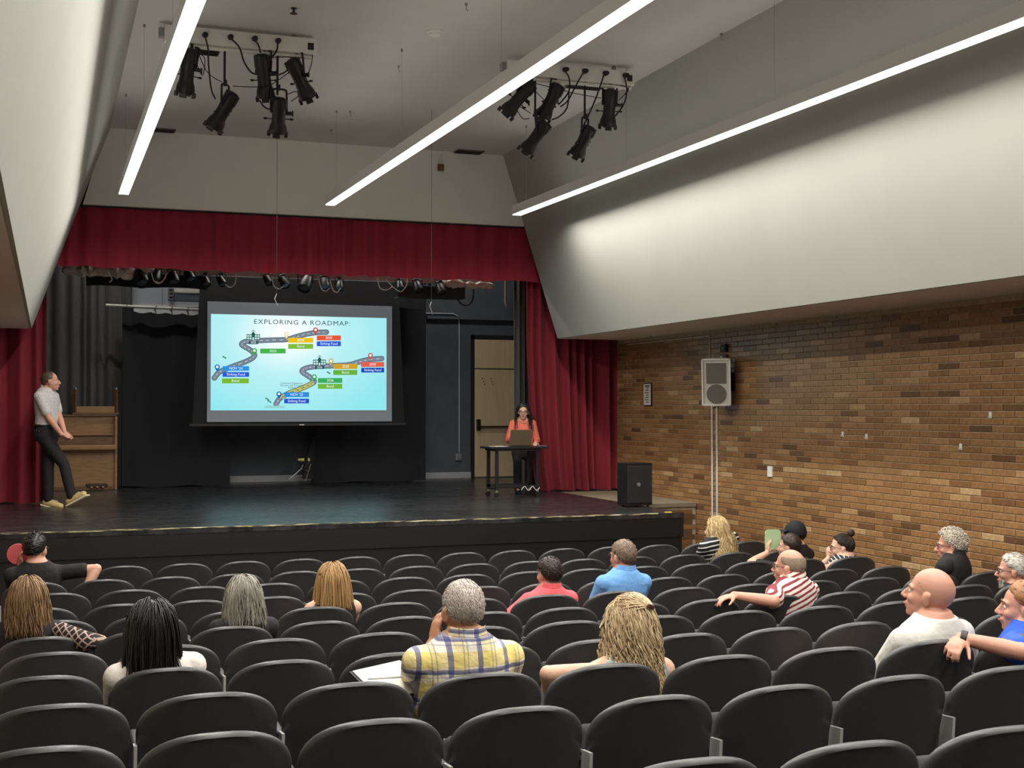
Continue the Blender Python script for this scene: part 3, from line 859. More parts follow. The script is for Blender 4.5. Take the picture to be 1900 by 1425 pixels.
OCC = {(1, -1): 'man with the pink fan', (5, -1): 'woman with the patterned sleeve', (7, 0): 'woman with long black hair', (5, 1): 'grey-haired woman', (4, 2): 'woman with straight blonde hair', (8, 2): 'man in plaid shirt', (4, 5): 'person in coral shirt', (4, 6): 'man in light blue shirt', (8, 3): 'woman with wavy blonde hair', (1, 11): 'blonde woman in striped sweater', (8, 6): 'bald man in white shirt', (1, 12): 'person in a black cap', (2, 11): 'person with the green fan', (2, 12): 'woman with a hair bun', (5, 8): 'man in red striped shirt', (4, 12): 'curly-haired man', (5, 12): 'grey-bearded man', (8, 7): 'person in royal blue shirt'}
def seats():
    for ri, r in enumerate(ROWS):
        proto = None
        n = -1; k = 0
        last = int(round((7.38 - r['X0']) / r['W']))
        for n in range(-1, last):
            x = r['X0'] + (n + .5) * r['W']
            u, v = pix((x, r['Y'], r['zf'] + SEAT_H))
            if u < -170 or u > 2080 or v > 1440: continue
            if proto is None:
                proto = make_seat(r['W']); o = proto
            else:
                o = dup(proto)
                for ch in o.children: ch.matrix_basis = Matrix.Identity(4)
            o.location = (x, r['Y'], r['zf'])
            who = OCC.get((ri, n))
            if who:
                hg = Matrix.Translation((0, .20, .42))
                for ch in o.children:
                    if ch.name.startswith(('tip_up_seat', 'seat_pan')): ch.matrix_basis = hg @ Matrix.Rotation(math.radians(-78), 4, 'X') @ hg.inverted()
                o['label'] = 'dark grey theatre seat that the %s sits in' % who
            else: o['label'] = 'empty dark grey theatre seat, %s, %s from the left end' % (ROWN[ri], ORD[n + 1])
            o['group'] = 'theatre seats in rows'
        # closing armrest at the end of the row
        # (shared standards stand on the left of every seat)
seats()
# ------------------------------------------------------------------ lamp bars under the ceiling
M_cable = mat('black_cable', srgb(18, 18, 19), .55)
M_lampb = mat('lamp_black', srgb(20, 20, 21), .45, var=.15, vscale=15)
M_bar = mat('bar_grey', srgb(226, 224, 216), .5, var=.05, vscale=4)
M_lens = mat('lamp_lens', srgb(120, 125, 130), .15)
def frame_z(d):
    d = Vector(d).normalized(); ref = Vector((0, 1, 0)) if abs(d.y) < .9 else Vector((1, 0, 0))
    x = ref.cross(d).normalized(); y = d.cross(x)
    return Matrix((x, y, d)).transposed()
def spot(label, p_back, p_front, clamp, yaw=0.0):
    """theatre profile lamp: p_back rear of the lamp house, p_front lens end, clamp where its yoke hangs"""
    pb = Vector(p_back); pf = Vector(p_front); L = (pf - pb).length; d = (pf - pb).normalized()
    t = thing('profile_lamp', label, 'stage lamp', clamp, 0, 'theatre lamps under the ceiling')
    M = Matrix.Translation(pb) @ frame_z(d).to_4x4()
    r = .071
    mb = MB(); mb.lathe([(r * .55, 0), (r * .8, .01), (r * .92, .05 * L), (r, .12 * L), (r * 1.02, .3 * L), (r * .95, .42 * L), (r * .95, .62 * L), (r * 1.0, .70 * L), (r * 1.22, .80 * L), (r * 1.3, .88 * L), (r * 1.3, .96 * L), (r * 1.12, .965 * L)], 20, M); mb.build('lamp_body', M_lampb, t, smooth=40.0, world=True)
    mb = MB(); mb.lathe([(r * 1.1, .9 * L), (r * 1.1, .955 * L)], 18, M); mb.build('lens', M_lens, t, world=True)
    for a in (0.3, 1.87, 3.44, 5.01):
        R = Matrix.Rotation(a, 4, 'Z'); mb = MB()
        mb.box(M @ (R @ Vector((r * 1.22, 0, L * .99))), (.03, .07, .05), (M @ R).to_3x3(), .004)
        mb.build('accessory_tab', M_lampb, t, world=True)
    for a in range(4):
        R = Matrix.Rotation(a * math.pi / 2 + .6, 4, 'Z'); mb = MB(); mb.box(M @ (R @ Vector((r * .98, 0, .16 * L))), (.02, .035, .26 * L), (M @ R).to_3x3())
        mb.build('cooling_fin', M_lampb, t, world=True)
    # yoke: U bracket from the pivots up to the clamp
    c = Vector(clamp); piv = pb + d * (L * .42)
    side = d.cross(c - piv).normalized() * (r * 1.12)
    if side.length < 1e-4: side = Vector((r * 1.12, 0, 0))
    up = (c - piv)
    mb = MB(); mb.tube(smoothpath([piv + side, piv + side + up * .75, piv + side * .75 + up * .93, piv - side * .75 + up * .93, piv - side + up * .75, piv - side], 4), .011, 6); mb.build('yoke', M_lampb, t, smooth=True, world=True)
    mb = MB(); mb.cyl(piv + side * .9, piv + side * 1.55, .02, n=10); mb.cyl(piv + side * 1.45, piv + side * 1.7, .012, n=8); mb.box(piv + side * 1.75, (.014, .014, .055)); mb.build('tilt_knob', M_lampb, t, world=True)
    for s in (-1, 1):
        q = pb + d * (L * .58); mb = MB(); mb.cyl(q + side * s * .8, q + side * s * 1.5, .006, n=6); mb.ell(q + side * s * 1.65, (.022, .012, .012), 8, 6); mb.build('shutter_handle', M_lampb, t, world=True)
    mb = MB(); mb.box(c + Vector((0, 0, .0)), (.03, .05, .06), None, .006); mb.build('clamp', M_blackm, t, world=True)
    return t
YRG = 12.9
def px2(u, v, dy=0.0): return at(u, v, YRG + dy)
def lampbar(label, ul, vl, ur, vr, h, sockets, drops, cables, tails):
    a = px2(ul, vl); b = px2(ur, vr); z1 = a.z; 
    t = thing('lamp_bar', label, 'lamp bar', ((a.x + b.x) / 2, YRG, ZC))
    mb = MB(); mb.b2((a.x, YRG - .02, z1 - h), (b.x, YRG + .10, z1), .004); mb.build('channel', M_bar, t, world=True)
    mb = MB(); mb.b2((a.x - .05, YRG + .0, z1 - h * .75), (a.x - .002, YRG + .08, z1 - h * .15), .006); mb.build('cable_entry', M_grey, t, world=True)
    mb = MB(); mb.b2((b.x - .09, YRG - .026, z1 - h * .75), (b.x - .03, YRG - .02, z1 - h * .3)); mb.build('socket_plate', M_blackm, t, world=True)
    for f in (.15, .85):
        x = a.x + (b.x - a.x) * f; mb = MB(); mb.b2((x - .02, YRG + .02, z1 - .002), (x + .02, YRG + .06, ZC)); mb.build('ceiling_bracket', M_grey, t, world=True)
    mb = MB(); mb.cyl((a.x + .02, YRG + .04, z1 - h - .022), (b.x - .02, YRG + .04, z1 - h - .022), .021, n=10); mb.build('hanging_pipe', M_bar, t, smooth=True, world=True)
    for u, v in sockets:
        p = px2(u, v); mb = MB(); mb.cyl((p.x, YRG - .02, p.z), (p.x, YRG - .085, p.z - .01), .030, .024, 10); mb.build('plug', M_cable, t, smooth=True, world=True)
    for u, v0, v1 in drops:
        p = px2(u, v0, .04); q = px2(u, v1, .04); mb = MB(); mb.cyl(p, Vector((p.x, p.y, q.z)), .012, n=8); mb.build('drop_pipe', M_blackm, t, smooth=True, world=True)
    for pts in cables:
        mb = MB(); mb.tube(smoothpath([px2(u, v, -.085 if i == 0 else -.05) for i, (u, v) in enumerate(pts)], 6), .0085, 6); mb.build('lamp_cable', M_cable, t, smooth=True, world=True)
    for pts in tails:
        mb = MB(); mb.tube(smoothpath([px2(u, v, .02) for u, v in pts], 6), .0045, 5); mb.build('safety_wire', M_cable, t, smooth=True, world=True)
    return t
# left bar (measured off the photograph, all at the bar's depth)
lampbar('grey lamp bar with five black lamps, at left under the ceiling', 305, 46, 587, 46, .155,
        [(380, 66), (427, 70), (472, 73), (515, 77)], [(417, 80, 160), (515, 90, 176)],
        [[(380, 66), (386, 90), (387, 120), (392, 165), (400, 184)], [(427, 70), (444, 88), (453, 115), (466, 134), (478, 138)], [(472, 73), (480, 85), (483, 98)], [(515, 77), (514, 92), (505, 106), (497, 114)], [(500, 140), (520, 138), (533, 130), (536, 120)], [(482, 186), (488, 196), (497, 202), (505, 202)]],
        [[(368, 98), (382, 130), (398, 145), (412, 152)], [(432, 160), (460, 161), (482, 161), (505, 156), (535, 135)], [(580, 96), (578, 118), (570, 142)], [(500, 107), (520, 106), (540, 106), (565, 108)], [(362, 110), (375, 140), (380, 110), (366, 96)], [(532, 176), (548, 170), (556, 176), (540, 188)]])
SP = lambda lab, a, b, c, dy=.16: spot(lab, px2(*a, .0), px2(*b, dy), px2(*c, .04))
SP('black lamp at left end of the left bar, partly behind the line light', (352, 90), (343, 176), (356, 84))
SP('lower black lamp of the left bar tilted down to the left', (434, 172), (395, 238), (418, 154))
SP('upright black lamp hanging from the middle of the left bar', (485, 100), (494, 184), (490, 90))
SP('lower black lamp of the left bar pointing straight down', (519, 181), (515, 249), (517, 163))
SP('black lamp at right end of the left bar tilted down right', (540, 110), (573, 184), (550, 96))
lampbar('grey lamp bar with five black lamps, at right under the ceiling', 940, 111, 1176, 111, .15,
        [(1047, 130), (1083, 133), (1121, 137), (1158, 141)], [(993, 145, 208), (1085, 150, 218)],
        [[(1047, 130), (1056, 145), (1056, 168), (1044, 186), (1036, 194)], [(1083, 133), (1068, 160), (1054, 186), (1040, 198)], [(1121, 137), (1108, 176), (1090, 218), (1079, 240)], [(1158, 141), (1163, 165), (1158, 192), (1141, 216)], [(1056, 170), (1052, 200), (1038, 216), (1024, 222)]],
        [[(994, 155), (1030, 164), (1070, 174), (1115, 182)], [(1168, 160), (1160, 174), (1148, 186)], [(992, 168), (1006, 182), (1014, 190)], [(965, 198), (978, 206), (984, 210)], [(960, 206), (970, 220), (982, 220)], [(1150, 158), (1166, 164), (1160, 176)]])
SP('black lamp at left end of the right bar, below the line light', (988, 153), (938, 212), (986, 146))
SP('black lamp of the right bar tilted left, above another lamp', (1038, 156), (1005, 220), (1030, 144))
SP('lower left black lamp of the right bar, tilted left', (1015, 226), (975, 283), (994, 208))
SP('lower right black lamp of the right bar, tilted left', (1096, 234), (1068, 291), (1086, 216))
SP('upright black lamp at right end of the right bar', (1134, 165), (1127, 236), (1132, 152))

# ------------------------------------------------------------------ small things on the ceiling and front wall
M_plast = mat('white_plastic', srgb(222, 221, 214), .5)
M_vent = mat('vent_grey', srgb(110, 106, 100), .6)
def vent(label, u, v, sx, sy):
    c = atz(u, v, ZC); t = thing('ceiling_vent', label, 'vent', (c.x, c.y, ZC))
    mb = MB(); mb.b2((-sx / 2, -sy / 2, -.012), (sx / 2, sy / 2, -.001), .003); mb.build('frame', M_vent, t)
    k = 6
    for i in range(k):
        y = -sy / 2 + .02 + (sy - .04) * (i + .5) / k
        mb = MB(); mb.box((0, y, -.018), (sx - .03, .018, .004), (.6, 0, 0)); mb.build('slat', mat('vent_dark', srgb(62, 58, 54), .6), t)
    return t
vent('dark slotted ceiling vent near the front wall at right', 870, 281, .42, .26)
vent('dark slotted ceiling vent crossed by the left line light', 290, 240, .5, .22)
vent('slotted ceiling vent behind the right lamp bar', 1088, 158, .46, .34)
vent('slotted ceiling vent behind the left lamp bar', 372, 93, .4, .3)
c = atz(807, 58, ZC); t = thing('smoke_detector', 'round white smoke detector in the middle of the ceiling', 'smoke detector', c)
MB().lathe([(.085, 0), (.085, -.012), (.075, -.02)]).build('base', M_plast, t, smooth=True); MB().lathe([(.06, -.02), (.058, -.04), (.035, -.052), (.0, -.053)]).build('sensor_head', M_plast, t, smooth=True)
for u, v, lab in ((545, 15, 'black sprinkler head on the ceiling right of the left lamp bar'),):
    c = atz(u, v, ZC); t = thing('sprinkler_head', lab, 'sprinkler', c)
    MB().lathe([(.03, 0), (.028, -.008), (.012, -.01), (.012, -.04)], 12).build('stem', M_blackm, t, smooth=True); MB().lathe([(.035, -.05), (.035, -.055), (.004, -.058)], 12).build('deflector', M_blackm, t)
    mb = MB(); mb.cyl((.012, 0, -.035), (.01, 0, -.052), .004, n=6); mb.cyl((-.012, 0, -.035), (-.01, 0, -.052), .004, n=6); mb.build('frame_arm', M_blackm, t)
for u, v, lab in ((865, 6, 'tiny ceiling hook above the smoke detector at the picture top'), (740, 122, 'tiny ceiling hook left of the middle line light'), (650, 206, 'tiny ceiling hook above the valance, left of the brown box'), (615, 240, 'tiny ceiling hook nearest the front wall'), (1338, 62, 'tiny hook on the ceiling edge beside the right sloping wall')):
    c = atz(u, v, ZC); t = thing('ceiling_hook', lab, 'hook', c, 0, 'tiny hooks in the ceiling')
    MB().cyl((0, 0, 0), (0, 0, -.02), .014, n=8).build('plate', M_grey, t); MB().tube([(0, 0, -.02), (0, 0, -.06), (.012, 0, -.07), (.02, 0, -.06)], .004, 5).build('hook_wire', M_grey, t)
c = at(818, 311, YF - .03); t = thing('wall_sensor', 'small brown box with two wires on the white front wall', 'sensor', c)
MB().box((0, 0, 0), (.085, .055, .095), bev=.006).build('case', mat('brown_plastic', srgb(120, 74, 48), .5), t)
mb = MB(); mb.cyl((-.015, 0, .045), (-.01, .01, .19), .006, n=5); mb.build('wire', M_plast, t); mb = MB(); mb.cyl((.025, 0, .045), (.03, .01, .19), .006, n=5); mb.build('wire', M_plast, t)
# hanging microphones on long thin cables
for (u0, v0, u1, v1, Y, lab) in ((515, 92, 514, 545, 13.2, 'thin cable of the hanging microphone left of the screen middle'), (801, 205, 801, 560, 15.6, 'thin cable of the hanging microphone right of the screen')):
    a = at(u0, v0, Y); b = at(u1, v1, Y); a.z = ZC
    t = thing('hanging_microphone', lab, 'microphone', a)
    MB().cyl((a.x, a.y, ZC), (a.x, a.y, b.z), .0020, n=5).build('cable', M_cable, t, world=True)
    mb = MB(); mb.tube([(a.x, a.y, b.z), (a.x - .02, a.y + .01, b.z - .05), (a.x + .02, a.y + .05, b.z - .12)], .003, 6); mb.build('gooseneck', M_whitem, t, world=True)
    mb = MB(); mb.cyl((a.x + .02, a.y + .05, b.z - .12), (a.x + .035, a.y + .08, b.z - .16), .005, n=8); mb.build('capsule', M_grey, t, world=True)
# sprinklers in the right soffit
for u, v in ((1208, 622), (1440, 598), (1552, 583), (1795, 560)):
    c = atz(u, v, ZB - .006); t = thing('soffit_sprinkler', 'small recessed sprinkler in the right soffit, %s' % {1208: 'nearest the red curtain', 1440: 'second from the red curtain', 1552: 'third from the red curtain', 1795: 'nearest the picture edge'}[u], 'sprinkler', c, 0, 'sprinklers in the right soffit')
    MB().lathe([(.04, 0), (.04, -.006), (.02, -.008)], 14).build('escutcheon', M_whitem, t); MB().lathe([(.010, -.008), (.010, -.03), (.022, -.033), (.022, -.036)], 10).build('deflector', M_grey, t)

# ------------------------------------------------------------------ things on the right brick wall
XW = XR - BT
M_spk = mat('speaker_enamel', srgb(205, 200, 190), .5)
M_grille = mat('speaker_grille', srgb(120, 114, 106), .7, bump=.4, bscale=900)
c = atx(1332, 708, XW - .22)
sp = thing('wall_loudspeaker', 'light grey loudspeaker mounted high on the brick wall', 'loudspeaker', c)
# the cabinet faces back into the hall
R = Matrix.Rotation(math.radians(-38), 3, 'Z') @ Matrix.Rotation(math.radians(5), 3, 'X')
def rb(mb, cc, s, bev=0): return mb.box(R @ Vector(cc), s, R, bev)
hh = .30
pl = [(-.185, -.13), (.185, -.13), (.10, .16), (-.10, .16)]
mb = MB(); mb.rings([[R @ Vector((x, y, -hh)) for x, y in pl], [R @ Vector((x, y, hh)) for x, y in pl]]); mb.build('cabinet', M_spk, sp)
mb = MB()
for cc, s in (((-.175, -.135, 0), (.02, .02, .60)), ((.175, -.135, 0), (.02, .02, .60)), ((0, -.135, .29), (.37, .02, .02)), ((0, -.135, -.29), (.37, .02, .02))): rb(mb, cc, s)
mb.build('front_frame', mat('speaker_frame', srgb(226, 222, 212), .5), sp)
mb = MB(); rb(mb, (0, -.134, .115), (.25, .012, .26)); mb.build('horn_grille', M_grille, sp)
mb = MB(); R4 = R @ Matrix.Rotation(math.pi / 2, 3, 'X'); mb.lathe([(.125, 0), (.125, .012)], 24, Matrix.Translation(R @ Vector((0, -.128, -.15))) @ R4.to_4x4()); mb.build('woofer_grille', M_grille, sp)
mb = MB(); mb.b2((XW - .12 - c.x, .0, -.05), (XW + .001 - c.x, .06, .05)); mb.b2((XW - .02 - c.x, -.05, -.12), (XW + .001 - c.x, .11, .12)); mb.build('wall_bracket', M_blackm, sp)
for dx, nm in ((-5, 'a'), (4, 'b')):
    a = atx(1326 + dx, 748, XW - .015); b = atx(1327 + dx, 962, XW - .015)
    mb = MB(); mb.tube([(XW - .014, a.y, a.z + .02), (XW - .014, a.y, .30)], .012, 6)
    o = mb.build('surface_conduit', M_whitem, None, smooth=True); tag(o, 'thin white conduit below the wall loudspeaker, %s of the pair' % ('left' if dx < 0 else 'right'), 'conduit')
a = atx(1326, 748, XW - .03); mb = MB(); mb.box((XW - .03, a.y, a.z + .0), (.055, .11, .09), bev=.006)
o = mb.build('junction_box', M_spk); tag(o, 'small pale junction box under the wall loudspeaker', 'junction box')
a = atx(1163, 633, XW - .012); b = atx(1316, 623, XW - .012); cc = atx(1317, 664, XW - .012)
mb = MB(); mb.tube([(XW - .008, a.y, b.z), (XW - .008, b.y, b.z), (XW - .008, b.y, cc.z)], .007, 6); o = mb.build('speaker_cable', M_whitem, None, smooth=True); tag(o, 'thin white cable run below the soffit down to the loudspeaker', 'cable')
def wallbox(name, lab, cat, u, v, sy, sz, sx, m, extra=None):
    p = atx(u, v, XW); t = thing(name, lab, cat, (XW, p.y, p.z)); mb = MB(); mb.b2((-sx, -sy / 2, -sz / 2), (.001, sy / 2, sz / 2), .004); mb.build('cover', m, t)
    if extra:
        n_, m2, (y0_, y1_, z0_, z1_) = extra; mb = MB(); mb.b2((-sx - .004, y0_, z0_), (-sx + .001, y1_, z1_)); mb.build(n_, m2, t)
    return t
wallbox('wall_junction', 'small dark box on the bricks above the wall loudspeaker', 'junction box', 1347, 646, .13, .10, .05, M_blackm, ('screw', M_grey, (-.01, .01, -.01, .01)))
wallbox('wall_sensor', 'small white sensor on a dark plate above the wall loudspeaker', 'sensor', 1346, 665, .16, .10, .04, mat('brown_plate', srgb(92, 78, 60), .6), ('lens', M_plast, (.0, .07, -.03, .03)))
wallbox('light_switch', 'white switch plate low on the brick wall', 'switch', 1430, 875, .10, .13, .02, M_plast, ('toggle', M_whitem, (-.01, .01, -.02, .02)))
p = atx(1203, 732, XW); t = thing('framed_notice', 'small framed white notice on the bricks beside the red curtain', 'notice', (XW, p.y, p.z))
MB().b2((-.018, -.13, -.17), (.001, .13, .17), .004).build('frame', M_blackm, t); MB().b2((-.021, -.115, -.155), (-.015, .115, .155)).build('paper', mat('paper', srgb(210, 206, 198), .7), t)
for k in range(7):
    mb = MB(); mb.b2((-.0225, -.06, .09 - k * .035), (-.0205, .04 + .02 * ((k * 7) % 3), .105 - k * .035)); mb.build('printed_line', mat('ink_grey', srgb(90, 86, 80), .8), t)
MB().b2((-.0225, -.085, .115), (-.0205, .07, .135)).build('heading_line', mat('ink_dark', srgb(52, 48, 46), .8), t)
for u, v in ((1564, 806), (1608, 810), (1783, 829), (1838, 770)):
    p = atx(u, v, XW); t = thing('wall_hook', 'tiny white adhesive hook on the brick wall, %s' % {1564: 'leftmost of the four', 1608: 'second from left of four', 1783: 'lowest of the four', 1838: 'highest of the four'}[u], 'hook', (XW, p.y, p.z), 0, 'adhesive hooks on the brick wall')
    MB().b2((-.006, -.02, -.03), (.001, .02, .03), .003).build('plate', M_plast, t); MB().tube([(-.006, 0, 0), (-.012, 0, -.02), (-.022, 0, -.022), (-.024, 0, -.008)], .005, 6).build('hook_arm', M_plast, t)

# ------------------------------------------------------------------ loudspeaker on the stage apron
p = atz(1190, 941, ZS); YQ = p.y + .2
t = thing('stage_loudspeaker', 'black loudspeaker cabinet standing on the stage apron', 'loudspeaker', (p.x, YQ, ZS), math.radians(2))
h = (at(1190, 860, p.y).z - ZS)
pl = [(-.20, -.16), (.17, -.16), (.20, -.10), (.14, .18), (-.14, .18), (-.20, .1)]
mb = MB(); mb.rings([[Vector((x, y, .02)) for x, y in pl], [Vector((x, y, h)) for x, y in pl]]); mb.build('cabinet', M_black, t)
mb = MB(); mb.b2((-.19, -.172, .05), (.165, -.158, h - .03), .006); mb.build('front_grille', mat('grille_black', srgb(24, 25, 27), .6, bump=.3, bscale=900), t)
MB().lathe([(.026, 0), (.026, .006)], 16, Matrix.Translation((-.03, -.172, h * .52)) @ Matrix.Rotation(math.pi / 2, 4, 'X')).build('round_badge', M_grey, t)
mb = MB(); mb.b2((.192, -.08, h * .55), (.215, .06, h * .62), .006); mb.build('side_handle', M_blackm, t)
mb = MB(); mb.b2((.192, -.08, h * .15), (.21, .06, h * .2), .006); mb.build('lower_handle', M_blackm, t)
for x, y in ((-.15, -.12), (.13, -.12), (-.1, .13), (.1, .13)): MB().cyl((x, y, 0), (x, y, .022), .018, n=8).build('foot', M_blackm, t)

# ------------------------------------------------------------------ piano with an upturned bench
YPN = 21.0
M_oak = mat('piano_oak', srgb(150, 112, 72), .42, var=.16, vscale=5, stretch=(1, 1, 7))
M_oakd = mat('piano_oak_dark', srgb(104, 76, 48), .45, var=.2, vscale=5, stretch=(1, 1, 7))
xr = at(217, 800, YPN).x; xl = xr - 1.46
zt_ = at(175, 773, YPN).z
pn = thing('upright_piano', 'light oak upright piano against the charcoal curtain', 'piano', ((xl + xr) / 2, YPN + .3, ZS))
def pb(nm, a, b, m=M_oak, bev=.006): return MB().b2(a, b, bev).build(nm, m, pn, world=True)
zk = at(175, 829, YPN).z
pb('lower_case', (xl + .03, YPN + .10, ZS + .03), (xr - .02, YPN + .56, zk - .04))
pb('upper_case', (xl + .03, YPN + .18, zk + .02), (xr - .02, YPN + .56, zt_))
pb('lid', (xl, YPN + .14, zt_), (xr, YPN + .58, zt_ + .03), M_oakd)
pb('key_slip', (xl, YPN - .10, zk - .05), (xr, YPN + .18, zk + .03), M_oak, .02)
pb('fallboard', (xl + .06, YPN + .02, zk + .03), (xr - .06, YPN + .185, zk + .15), M_oakd)
pb('music_ledge', (xl + .05, YPN + .12, zk + .17), (xr - .05, YPN + .20, zk + .2))
pb('bottom_rail', (xl, YPN + .07, ZS), (xr, YPN + .58, ZS + .06), M_oakd)
pb('side_panel', (xl - .015, YPN + .05, ZS), (xl + .03, YPN + .58, zt_)); pb('side_panel', (xr - .03, YPN + .05, ZS), (xr + .01, YPN + .58, zt_))
pc = at(180, 896, YPN).x
MB().b2((pc - .16, YPN + .06, ZS + .03), (pc + .16, YPN + .105, ZS + .1), .02).build('pedal_plate', mat('pedal_recess', srgb(54, 40, 28), .6), pn, world=True)
for k in range(3): MB().b2((pc - .1 + k * .085, YPN - .02, ZS + .04), (pc - .06 + k * .085, YPN + .1, ZS + .055), .005).build('pedal', mat('brass', srgb(190, 160, 110), .35, metal=.8), pn, world=True)
xa = at(134, 740, YPN + .2).x; xb_ = at(221, 740, YPN + .2).x; zl_ = at(140, 722, YPN + .2).z
bn = thing('piano_bench', 'wooden bench lying upside down on the piano lid, legs up', 'bench', ((xa + xb_) / 2, YPN + .34, zt_ + .03))
MB().b2((xa, YPN + .17, zt_ + .031), (xb_, YPN + .53, zt_ + .06), .005).build('seat_board', M_oakd, bn, world=True)
mb = MB(); mb.b2((xa + .04, YPN + .2, zt_ + .06), (xb_ - .04, YPN + .225, zt_ + .16)); mb.build('apron', M_oak, bn, world=True)
MB().b2((xa + .04, YPN + .475, zt_ + .06), (xb_ - .04, YPN + .5, zt_ + .16)).build('apron', M_oak, bn, world=True)
for x in (xa + .02, xb_ - .07):
    for y in (YPN + .19, YPN + .46):
        MB().cyl((x + .025, y + .02, zt_ + .06), (x + .025, y + .02, zl_), .034, .022, 4).build('leg', M_oakd, bn, world=True); MB().lathe([(.02, 0), (.018, .02), (.004, .026)], 8, Matrix.Translation((x + .025, y + .02, zl_))).build('glide', M_steel, bn, world=True)

# ------------------------------------------------------------------ folded chair half hidden behind the right drape
YC = 21.3
t = thing('folded_chair', 'folded metal chair with yellow caps leaning at the right drape', 'chair', (at(562, 892, YC).x, YC, ZS))
def P3(u, v, dy=0): q = at(u, v, YC + dy); return (q.x, q.y, max(q.z, ZS + .005))
MB().tube([P3(562, 862), P3(560, 869), P3(537, 890)], .010, 6).build('leg', M_steel, t, smooth=True, world=True)
MB().tube([P3(577, 861, .05), P3(567, 893, .05)], .010, 6).build('leg', M_steel, t, smooth=True, world=True)
MB().tube([P3(568, 872), P3(573, 878, .04)], .009, 6).build('brace', M_steel, t, smooth=True, world=True)
MB().tube([P3(574, 857), P3(571, 862, .04)], .009, 6).build('brace', M_steel, t, smooth=True, world=True)
M_yel = mat('yellow_plastic', srgb(214, 208, 112), .5)
a = Vector(P3(553, 853)); b = Vector(P3(564, 853)); MB().cyl(a, b, .018, .03, 10).build('cap', M_yel, t, smooth=True, world=True)
a = Vector(P3(573, 853, .02)); MB().ell(a, (.022, .022, .033), 10, 8).build('cap', M_yel, t, smooth=True, world=True)
a = Vector(P3(570, 800)); b = Vector(P3(580, 856)); mb = MB(); mb.add([P3(577, 812, .03), P3(566, 855, .03), P3(562, 888, .06), P3(584, 888, .09), P3(584, 812, .06)], [(0, 1, 2, 3, 4)]); mb.build('folded_back', M_blackm, t, world=True, solid=.02)

# ------------------------------------------------------------------ table, laptop and papers
YT = 17.75
p = atz(925, 923.5, ZS); YT = p.y
ztb = at(960, 829, YT).z
x0, x1 = at(911, 829, YT).x, at(1019, 829, YT).x
M_tab = mat('table_black', srgb(26, 25, 26), .4)
tb = thing('rolling_table', 'black rolling table on casters at stage right', 'table', ((x0 + x1) / 2, YT + .25, ZS))
MB().b2((x0, YT, ztb - .03), (x1, YT + .5, ztb), .005).build('table_top', M_tab, tb, world=True)
MB().b2((x0 + .07, YT + .03, ztb - .06), (x1 - .12, YT + .47, ztb - .031)).build('apron', M_tab, tb, world=True)
lx0, lx1 = x0 + .085, x0 + (x1 - x0) * .80
for x in (lx0, lx1):
    for y in (YT + .05, YT + .42):
        MB().b2((x, y, ZS + .10), (x + .05, y + .03, ztb - .05), .004).build('leg', M_blackm, tb, world=True)
        c_ = MB().cyl((x + .02, y - .005, ZS + .034), (x + .02, y + .035, ZS + .034), .034, n=14).build('caster', M_blackm, tb, smooth=True, world=True)
        MB().b2((x + .005, y - .002, ZS + .05), (x + .035, y + .03, ZS + .105)).build('fork', M_steel, c_, world=False); cf = c_.children[0]; cf.location = -Vector(tb.location)
MB().b2((lx0, YT + .04, ZS + .13), (lx1 + .05, YT + .07, ZS + .17), .004).build('lower_rail', M_blackm, tb, world=True)
MB().b2((lx0, YT + .42, ZS + .13), (lx1 + .05, YT + .45, ZS + .17), .004).build('lower_rail', M_blackm, tb, world=True)
for x in (lx0 + .005, lx1 + .005): MB().b2((x, YT + .03, ZS + .105), (x + .04, YT + .47, ZS + .13), .004).build('foot_bar', M_blackm, tb, world=True)
pts = [(lx0 + .38, .10), (lx0 + .43, .15), (lx0 + .49, .09), (lx0 + .55, .15), (lx0 + .61, .09), (lx0 + .66, .13)]
MB().tube(smoothpath([(x, YT + .02, ZS + z) for x, z in pts], 4), .006, 5).build('coiled_cord', M_whitem, tb, smooth=True, world=True)
lp = thing('laptop', 'open grey laptop seen from behind on the rolling table', 'laptop', (at(965, 826, YT + .15).x, YT + .2, ztb))
M_lap = mat('laptop_grey', srgb(132, 116, 92), .35, metal=.5)
hw = (at(987, 820, YT + .15).x - at(946, 820, YT + .15).x) / 2
mb = MB(); mb.b2((-hw, -.05, .001), (hw, .2, .016), .004); mb.build('base', M_lap, lp)
mb = MB(); mb.box((0, -.09, .125), (2 * hw, .008, .245), (math.radians(18), 0, 0), .003); mb.build('lid', M_lap, lp)
mb = MB(); mb.cyl((-hw * .8, -.052, .012), (hw * .8, -.052, .012), .008, n=8); mb.build('hinge', M_blackm, lp)
mb = MB(); mb.box((0, -.0945, .14), (.03, .003, .034), (math.radians(18), 0, 0)); mb.build('lid_badge', M_steel, lp)
pq = at(925, 826, YT + .15)
mb = MB(); mb.box((pq.x, YT + .16, ztb + .004), (.22, .17, .006), (0, 0, .3)); o = mb.build('paper_stack', mat('paper', srgb(210, 206, 198), .7)); tag(o, 'white papers at the left end of the rolling table', 'papers')
mb = MB(); mb.box((pq.x - .02, YT + .18, ztb + .009), (.15, .012, .006), (0, 0, .1)); mb.build('pen', mat('tan_pen', srgb(180, 150, 90), .5), o)
mb = MB(); q = at(1008, 828, YT + .1); mb.box((q.x, YT + .1, ztb + .006), (.10, .05, .012), (0, 0, .2), .004); o = mb.build('phone', M_grey); tag(o, 'small grey phone at the right end of the rolling table', 'phone')

